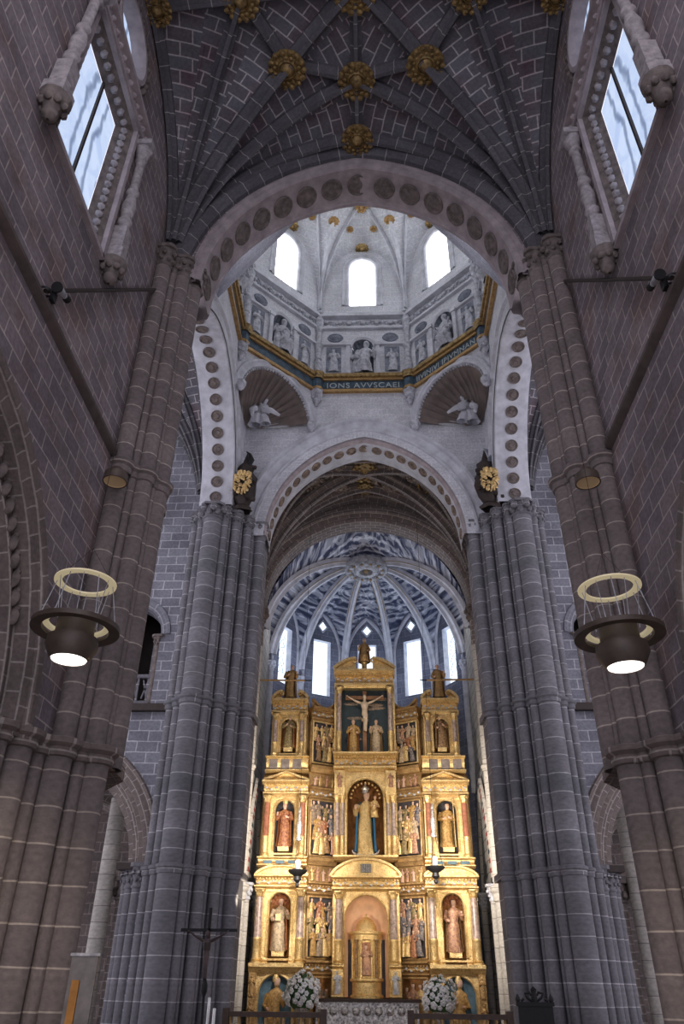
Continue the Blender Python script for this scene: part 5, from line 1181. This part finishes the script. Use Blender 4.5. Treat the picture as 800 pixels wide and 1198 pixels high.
# ------------------------------------------------------------------ altar, rails, flowers, lamps
al = thing('altar', 'altar table with embossed silver front at the foot of the altarpiece', 'altar', (RX, 26.2, .45))
g = G(); g.box((-1.5, 25.95, .45), (1.5, 26.6, 1.34)); g.build('frontal', SILVER, al, 0)
g = G(); g.box((-1.58, 25.88, 1.34), (1.58, 26.85, 1.42)); g.build('table_top', WOOD, al, 0)
for i in range(9):
    for j in range(2): g = G(); g.ball((-1.33 + i * .333, 25.95, .7 + j * .42), .12, 10, 0, (1, .35, 1)); g.build('embossed_boss', SILVER, al, 60)
def rail(label, x0, x1, y):
    r = thing('altar_rail', label, 'railing', ((x0 + x1) / 2, y, 0), 'dark altar rails')
    g = G(); g.box((x0, y - .09, 1.1), (x1, y + .09, 1.2)); g.build('handrail', WOOD, r, 0)
    g = G(); g.box((x0, y - .08, 0.0), (x1, y + .08, .12)); g.build('base_rail', WOOD, r, 0)
    n = int((x1 - x0) / .2); b = G(); b.lathe([(.03, .12), (.05, .2), (.03, .3), (.065, .45), (.04, .75), (.03, .8), (.055, .86), (.03, .95), (.045, 1.1)], (0, 0, 0), 10)
    first = None
    for i in range(n):
        x = x0 + (i + .5) * (x1 - x0) / n
        if first is None: first = b.build('baluster', GOLDD, r, 45, local=True); o = first
        else: o = first.copy(); COL.objects.link(o); o.parent = r
        o.location = (x - r.location.x, 0, 0)
    for x in (x0, x1):
        g = G(); g.box((x - .07, y - .1, 0), (x + .07, y + .1, 1.26)); g.build('end_post', WOOD, r, 0)
rail('dark wooden altar rail with gilded balusters at lower left', -3.15, -.95, 20.05); rail('dark wooden altar rail with gilded balusters at lower right', 1.0, 3.2, 20.05)
def bouquet(label, x, y, zb, R):
    r = thing('flower_arrangement', label, 'flowers', (x, y, .45), 'white flower arrangements before the altar')
    g = G(); g.lathe([(.16, .452 - zb), (.18, .5 - zb), (.1, -.3), (.08, -.1), (.2, .1), (.22, .16)], (x, y, zb), 14); g.build('vase', SILVER, r, 45)
    g = G(); rd = random.Random(int(x * 10))
    for i in range(90):
        a = rd.uniform(0, 2 * pi); t = rd.uniform(-.35, 1); rr = R * sqrt(max(0, 1 - t * t)) * .9; p = Vector((x + rr * cos(a), y + rr * sin(a) * .8, zb + .45 + t * R * 1.05)); c = Vector((x, y, zb + .35)); d = (p - c).normalized(); s = d.cross(Vector((0, 0, 1))).normalized() * .05
        q = p + d * .12; g.face([tuple(p - d * .1), tuple(p + s), tuple(q), tuple(p - s)])
    g.ball((x, y, zb + .42), R * .8, 12, 0, (1, .8, 1.05)); g.build('foliage', LEAF, r, 60)
    b = G()
    for k in range(5): a = 2 * pi * k / 5; b.ball((.045 * cos(a), .045 * sin(a), .0), .045, 6, 0, (1, 1, .6))
    b.ball((0, 0, .02), .035, 6)
    first = None
    for i in range(74):
        t = 1 - 1.5 * (i + .5) / 74; a = i * 2.39996; rr = R * sqrt(max(0, 1 - t * t)); k = rd.uniform(.84, 1.14)
        d = Vector((rr * cos(a) * k, rr * sin(a) * .8 * k, t * R * 1.15 * k)); loc = Vector((0, 0, zb - .45 + .45)) + d
        if first is None: first = b.build('flower', FLWR, r, 60, local=True); o = first
        else: o = first.copy(); COL.objects.link(o); o.parent = r
        o.location = loc; o.rotation_mode = 'QUATERNION'; o.rotation_quaternion = d.to_track_quat('Z', 'Y'); s = rd.uniform(.8, 1.3); o.scale = (s, s, s)
bouquet('white flower bouquet standing left of the silver altar front', -1.78, 24.2, 1.05, .46); bouquet('white flower bouquet standing right of the silver altar front', 1.98, 24.2, 1.0, .44)
def hanging_lamp(label, x, y, z):
    r = thing('sanctuary_lamp', label, 'lamp', (x, y, z), 'hanging sanctuary lamps')
    g = G(); g.lathe([(.02, -.42), (.06, -.38), (.04, -.3), (.12, -.22), (.1, -.12), (.26, -.02), (.3, .04), (.28, .06), (.1, .04)], (x, y, z), 18); g.build('bowl', IRON, r, 45)
    g = G(); g.lathe([(.05, .04), (.08, .1), (.09, .3), (.05, .34)], (x, y, z), 12); g.build('glass_cup', STUC, r, 45)
    g = G(); g.lathe([(.09, .9), (.1, .95), (.05, 1.05), (.08, 1.2), (.09, 1.35), (.05, 1.5), (.05, 1.8), (.02, 1.9)], (x, y, z), 12); g.build('silver_canopy', SILVER, r, 45)
    g = G()
    for a in (0, 2.1, 4.2): g.tube([(x + .24 * cos(a), y + .24 * sin(a), z + .05), (x + .04 * cos(a), y + .04 * sin(a), z + .95)], .008, 4)
    g.tube([(x, y, z + 1.85), (x, y, 18.2)], .007, 4); g.build('chain', IRONB, r, 0)
hanging_lamp('black bowl lamp hanging before the left side of the altarpiece', -2.1, 25, 4.66); hanging_lamp('black bowl lamp hanging before the right side of the altarpiece', 2.12, 25, 4.78)
def ring_lamp(label, x, y, z):
    """z = height of the top ring"""
    r = thing('ring_lamp', label, 'lamp', (x, y, z), 'hanging ring lamps of the nave')
    g = G(); g.lathe([(.285, 0), (.285, -.02), (.385, -.02), (.385, 0), (.285, 0)], (x, y, z), 48); g.build('top_ring', CREAM, r, 30)
    g = G(); g.lathe([(.40, -.62), (.40, -.66), (.53, -.67), (.53, -.61), (.40, -.62)], (x, y, z), 48); g.build('shade_ring', LAMPB, r, 30)
    g = G(); g.lathe([(.33, -.56), (.33, -.6), (.397, -.6), (.397, -.56), (.33, -.56)], (x, y, z), 48); g.build('light_strip', CREAM, r, 30)
    g = G(); g.lathe([(0, -.5), (.225, -.5), (.235, -.76), (.30, -.78), (.31, -.88), (.25, -1.0), (.215, -1.05)], (x, y, z), 40); g.build('drum', LAMPB, r, 35)
    g = G(); g.lathe([(0, -1.045), (.205, -1.045), (.21, -1.03)], (x, y, z), 36); g.build('lens', LENS, r, 0)
    for k in range(6):
        a = 2 * pi * k / 6 + .3
        g = G(); g.tube([(x + .335 * cos(a), y + .335 * sin(a), z), (x + .47 * cos(a), y + .47 * sin(a), z - .62)], .006, 5); g.tube([(x + .335 * cos(a + .5), y + .335 * sin(a + .5), z), (x + .25 * cos(a + .5), y + .25 * sin(a + .5), z - .57)], .005, 5); g.ball((x + .46 * cos(a), y + .46 * sin(a), z - .58), .018, 6); g.build('suspension_wire', STUC, r, 0)
    g = G(); g.tube([(x, y, z + .5), (x, y, NB.z(x, y) - .01)], .004, 4)
    for k in range(3): a = 2 * pi * k / 3; g.tube([(x, y, z + .5), (x + .33 * cos(a), y + .33 * sin(a), z)], .003, 4)
    g.build('ceiling_cable', IRONB, r, 0)
    l = bpy.data.lights.new('lamp_light', 'SPOT'); l.energy = 220; l.color = (1, .85, .66); l.spot_size = 2.4; l.spot_blend = .8; l.shadow_soft_size = .18
    lo = bpy.data.objects.new('lamp_light', l); COL.objects.link(lo); lo.parent = r; lo.location = (0, 0, -1.1)
ring_lamp('hanging ring lamp on the left, cream ring over a brown drum with lit lens', -3.45, 8.28, 5.95); ring_lamp('hanging ring lamp on the right, cream ring over a brown drum with lit lens', 3.17, 8.4, 5.88)
for (x, y, z, dy, lab) in ((-4.2, 10.28, 9.0, 0, 'left'), (3.86, 10.28, 8.86, 0, 'right')):
    r = thing('pier_spotlight', 'small cylindrical spotlight with glowing beige underside on the %s near pier' % lab, 'spotlight', (x, y, z), 'spotlights under the near pier collars')
    g = G(); g.lathe([(0, .22), (.1, .22), (.13, .12), (.2, .1), (.21, -.06), (.19, -.06), (.18, .05)], (x, y, z), 24); g.build('housing', LAMPB, r, 35)
    g = G(); g.lathe([(0, 0), (.185, -.03), (.19, -.055)], (x, y, z), 24); g.build('diffuser', CONEG, r, 0)
    g = G(); g.tube([(x, y, z + .2), (x, y + .25, z + .32), (x * .99, y + .5, z + .45)], .02, 6); g.build('bracket', IRON, r, 30)
for sx, lab in ((-1, 'left'), (1, 'right')):
    r = thing('iron_brace', 'thin dark iron rod crossing the %s nave wall from string course to pier capital' % lab, 'rod', (sx * 4.43, 7.0, 9.95), 'iron rods on the nave walls')
    g = G(); g.tube([(sx * 4.42, 7.0, 9.97), (sx * 4.38, 10.9, 14.6)], .035, 8); g.build('rod', IRONB, r, 30)
    g = G(); g.lathe([(.09, 0), (.09, .05)], (sx * 4.42, 7.0, 9.93), 10); g.build('wall_plate', IRON, r, 0)
    r = thing('wall_projector', 'black and silver projector lamp clamped above the string course on the %s wall' % lab, 'spotlight', (sx * 4.36, 7.15, 9.99), 'projectors on the nave string courses')
    g = G(); c = (sx * 4.3, 7.2, 10.2)
    g.tube([(c[0], 7.08, 10.12), (c[0], 7.12, 10.14), (c[0], 7.3, 10.2)], [.055, .065, .045], 12); g.build('lamp_head', STUC, r, 40)
    g = G(); g.tube([(c[0], 7.04, 10.105), (c[0], 7.08, 10.12)], [.085, .08], 12); g.build('housing', IRON, r, 30); g = G(); g.tube([(c[0], 7.3, 10.2), (c[0], 7.4, 10.24)], [.05, .06], 10); g.build('rear_cap', IRON, r, 30); g = G(); g.box((sx * 4.37 - .03, 7.1, 9.92), (sx * 4.37 + .03, 7.2, 10.1)); g.build('clamp', IRON, r, 30)
    r = thing('curtain_rod', 'thin gilded rod projecting from the %s choir shaft over the altarpiece' % lab, 'rod', (.03 + sx * 3.1, 26.3, 11.25), 'gilded rods beside the altarpiece')
    g = G(); g.tube([(.03 + sx * 3.98, 26.3, 11.27), (.03 + sx * 2.25, 26.3, 11.25)], .035, 8); g.build('rod', GOLDD, r, 30)
    g = G(); g.tube([(.03 + sx * 2.25, 26.3, 11.25), (.03 + sx * 2.0, 26.3, 11.25)], .022, 6); g.build('rod_tip', IRON, r, 30)
# processional crucifix
pc = thing('processional_cross', 'black standing crucifix on a tall pole before the left far pier', 'crucifix', (-2.55, 14, 0))
g = G(); g.tube([(-2.5, 14, 0.02), (-2.54, 14, 1.6)], .022, 8); g.lathe([(.2, 0), (.2, .04), (.03, .1)], (-2.5, 14, 0.002), 14); g.lathe([(.02, 1.5), (.05, 1.58), (.05, 1.66), (.02, 1.75)], (-2.54, 14, 0), 10); g.build('pole', IRON, pc, 30)
g = G(); g.box((-2.575, 13.98, 1.7), (-2.525, 14.02, 2.76)); g.box((-3.02, 13.98, 2.41), (-2.08, 14.02, 2.455)); g.build('cross', IRON, pc, 0)
g = G(); b = G(); corpus_g(b, .72); g.add(b, lambda p: (-2.55 + p[0], 13.95 + p[1] * 1, 1.72 + p[2])); g.build('body', [plain('dark_bronze_corpus', (.10, .07, .07), .5, .3), IRONB], pc, 50)
# carved black chair top, information stand, candle holder
ch = thing('carved_chair', 'black carved high-backed chair with scrolled crest at lower right', 'chair', (3.78, 20.0, 0))
g = G(); g.box((3.40, 19.95, .5), (4.16, 20.03, 1.38)); g.box((3.36, 19.93, 1.36), (4.2, 20.05, 1.44)); g.build('backrest', IRON, ch, 0)
g = G()
for s in (-1, 1):
    g.tube([(3.78 + s * .04, 20, 1.44), (3.78 + s * .16, 20, 1.52), (3.78 + s * .2, 20, 1.6), (3.78 + s * .1, 20, 1.62), (3.78 + s * .06, 20, 1.56)], .03, 6); g.tube([(3.78 + s * .3, 20, 1.45), (3.78 + s * .24, 20, 1.5)], .03, 6)
g.lathe([(.04, 1.42), (.07, 1.52), (.05, 1.6), (.07, 1.68), (0, 1.74)], (3.78, 20, 0), 10); g.build('crest', IRON, ch, 50)
for s in (-1, 1):
    g = G(); g.lathe([(.03, 1.42), (.06, 1.48), (.04, 1.54), (0, 1.6)], (3.78 + s * .37, 20, 0), 10); g.build('finial', IRON, ch, 50)
    for yy in (19.5, 20.0): g = G(); g.box((3.78 + s * .36 - .03, yy - .03, 0.002), (3.78 + s * .36 + .03, yy + .03, .5)); g.build('leg', IRON, ch, 0)
g = G(); g.box((3.4, 19.45, .46), (4.16, 20.03, .52)); g.build('seat', IRON, ch, 0)
st = thing('information_stand', 'clear upright panel with an orange strip before the left far pier', 'sign', (-3.2, 10.0, 0))
g = G(); g.box((-3.36, 9.98, .9), (-3.05, 10.01, 1.93)); g.build('panel', plain('dim_glass_panel', (.16, .14, .13), .2), st, 0)
g = G(); g.box((-3.38, 9.97, 1.92), (-3.03, 10.02, 1.95)); g.build('edge_strip', STUC, st, 0)
g = G(); g.box((-3.31, 9.96, .9), (-3.22, 9.979, 1.68)); g.build('orange_strip', plain('orange_print', (.45, .20, .04), .6), st, 0)
g = G(); g.box((-3.23, 9.96, .02), (-3.17, 10.02, .9)); g.box((-3.4, 9.85, .002), (-3.0, 10.15, .02)); g.build('foot', IRON, st, 0)
for k, (x, y) in enumerate(((-3.55, 20.0), (-3.4, 19.9))):
    cd = thing('candle', ('taller', 'shorter')[k] + ' white candle standing beside the left altar rail', 'candle', (x, y, 0))
    g = G(); g.lathe([(.12, .002), (.12, .03), (.03, .08), (.02, .9), (.06, .95)], (x, y, 0), 10); g.build('stand', IRON, cd, 40)
    g = G(); g.lathe([(.035, .95), (.035, 1.45 - k * .2), (0, 1.46 - k * .2)], (x, y, 0), 10); g.build('wax', FLWR, cd, 40)

# ------------------------------------------------------------------ light
w = bpy.data.worlds.new('daylight'); SC.world = w; w.use_nodes = True
w.node_tree.nodes['Background'].inputs[0].default_value = (.86, .83, .95, 1); w.node_tree.nodes['Background'].inputs[1].default_value = 1.42
def area(name, loc, target, size, e, c, sy=None):
    l = bpy.data.lights.new(name, 'AREA'); l.energy = e; l.color = c; l.size = size
    if sy: l.shape = 'RECTANGLE'; l.size_y = sy
    o = bpy.data.objects.new(name, l); COL.objects.link(o); o.location = loc
    o.rotation_euler = (Vector(target) - Vector(loc)).to_track_quat('-Z', 'Y').to_euler(); return o
def spot(name, loc, target, e, c, ang, blend=.6, r=.1):
    l = bpy.data.lights.new(name, 'SPOT'); l.energy = e; l.color = c; l.spot_size = radians(ang); l.spot_blend = blend; l.shadow_soft_size = r
    o = bpy.data.objects.new(name, l); COL.objects.link(o); o.location = loc
    o.rotation_euler = (Vector(target) - Vector(loc)).to_track_quat('-Z', 'Y').to_euler(); return o
for s in (-1, 1):
    spot('choir_vault_fill', (s * 2.4, 24.1, 8.0), (0, 24.2, 19), 110, (1, .86, .76), 110)  # added warm fill from below, brightens the dark choir vault
    spot('apse_vault_fill', (s * 2.2, 28.6, 10.8), (0, 29.6, 17), 260, (.74, .82, 1), 130)  # added cool fill hidden behind the altarpiece, lifts the painted apse vault
    spot('altarpiece_spotlight', (s * 3.2, 21.0, 3.4), (0, 27.3, 6.0), 640, (1, .86, .66), 80)
    spot('choir_wall_fill', (s * 1.8, 22.9, 5.5), (s * 4.3, 27, 5.5), 1000, (1, .90, .8), 110)  # added fill brightening the white walls beside the altarpiece
spot('altarpiece_spotlight', (0, 21.5, 13.8), (0, 27.3, 5.5), 540, (1, .88, .7), 62)

# ------------------------------------------------------------------ camera
cam = bpy.data.cameras.new('camera'); co = bpy.data.objects.new('camera', cam); COL.objects.link(co)
cam.sensor_fit = 'HORIZONTAL'; cam.sensor_width = 36; cam.lens = 864.5 / 800 * 36; cam.clip_end = 200
pitch, yaw, roll = radians(32.97), radians(2.30), radians(.64)
fw = Vector((-sin(yaw) * cos(pitch), cos(yaw) * cos(pitch), sin(pitch))); rt = Vector((cos(yaw), sin(yaw), 0)); up = rt.cross(fw)
r2 = rt * cos(roll) + up * sin(roll); u2 = up * cos(roll) - rt * sin(roll)
from mathutils import Matrix
M = Matrix((r2, u2, -fw)).transposed().to_4x4(); M.translation = Vector((.143, 0, 1.6)); co.matrix_world = M
SC.camera = co
SC.view_settings.view_transform = 'Standard'; SC.view_settings.look = 'None'; SC.view_settings.gamma = 1; SC.view_settings.use_curve_mapping = False
SC.view_settings.exposure = 0.0
SC.cycles.max_bounces = 8; SC.cycles.diffuse_bounces = 6
SC.cycles.use_denoising = True
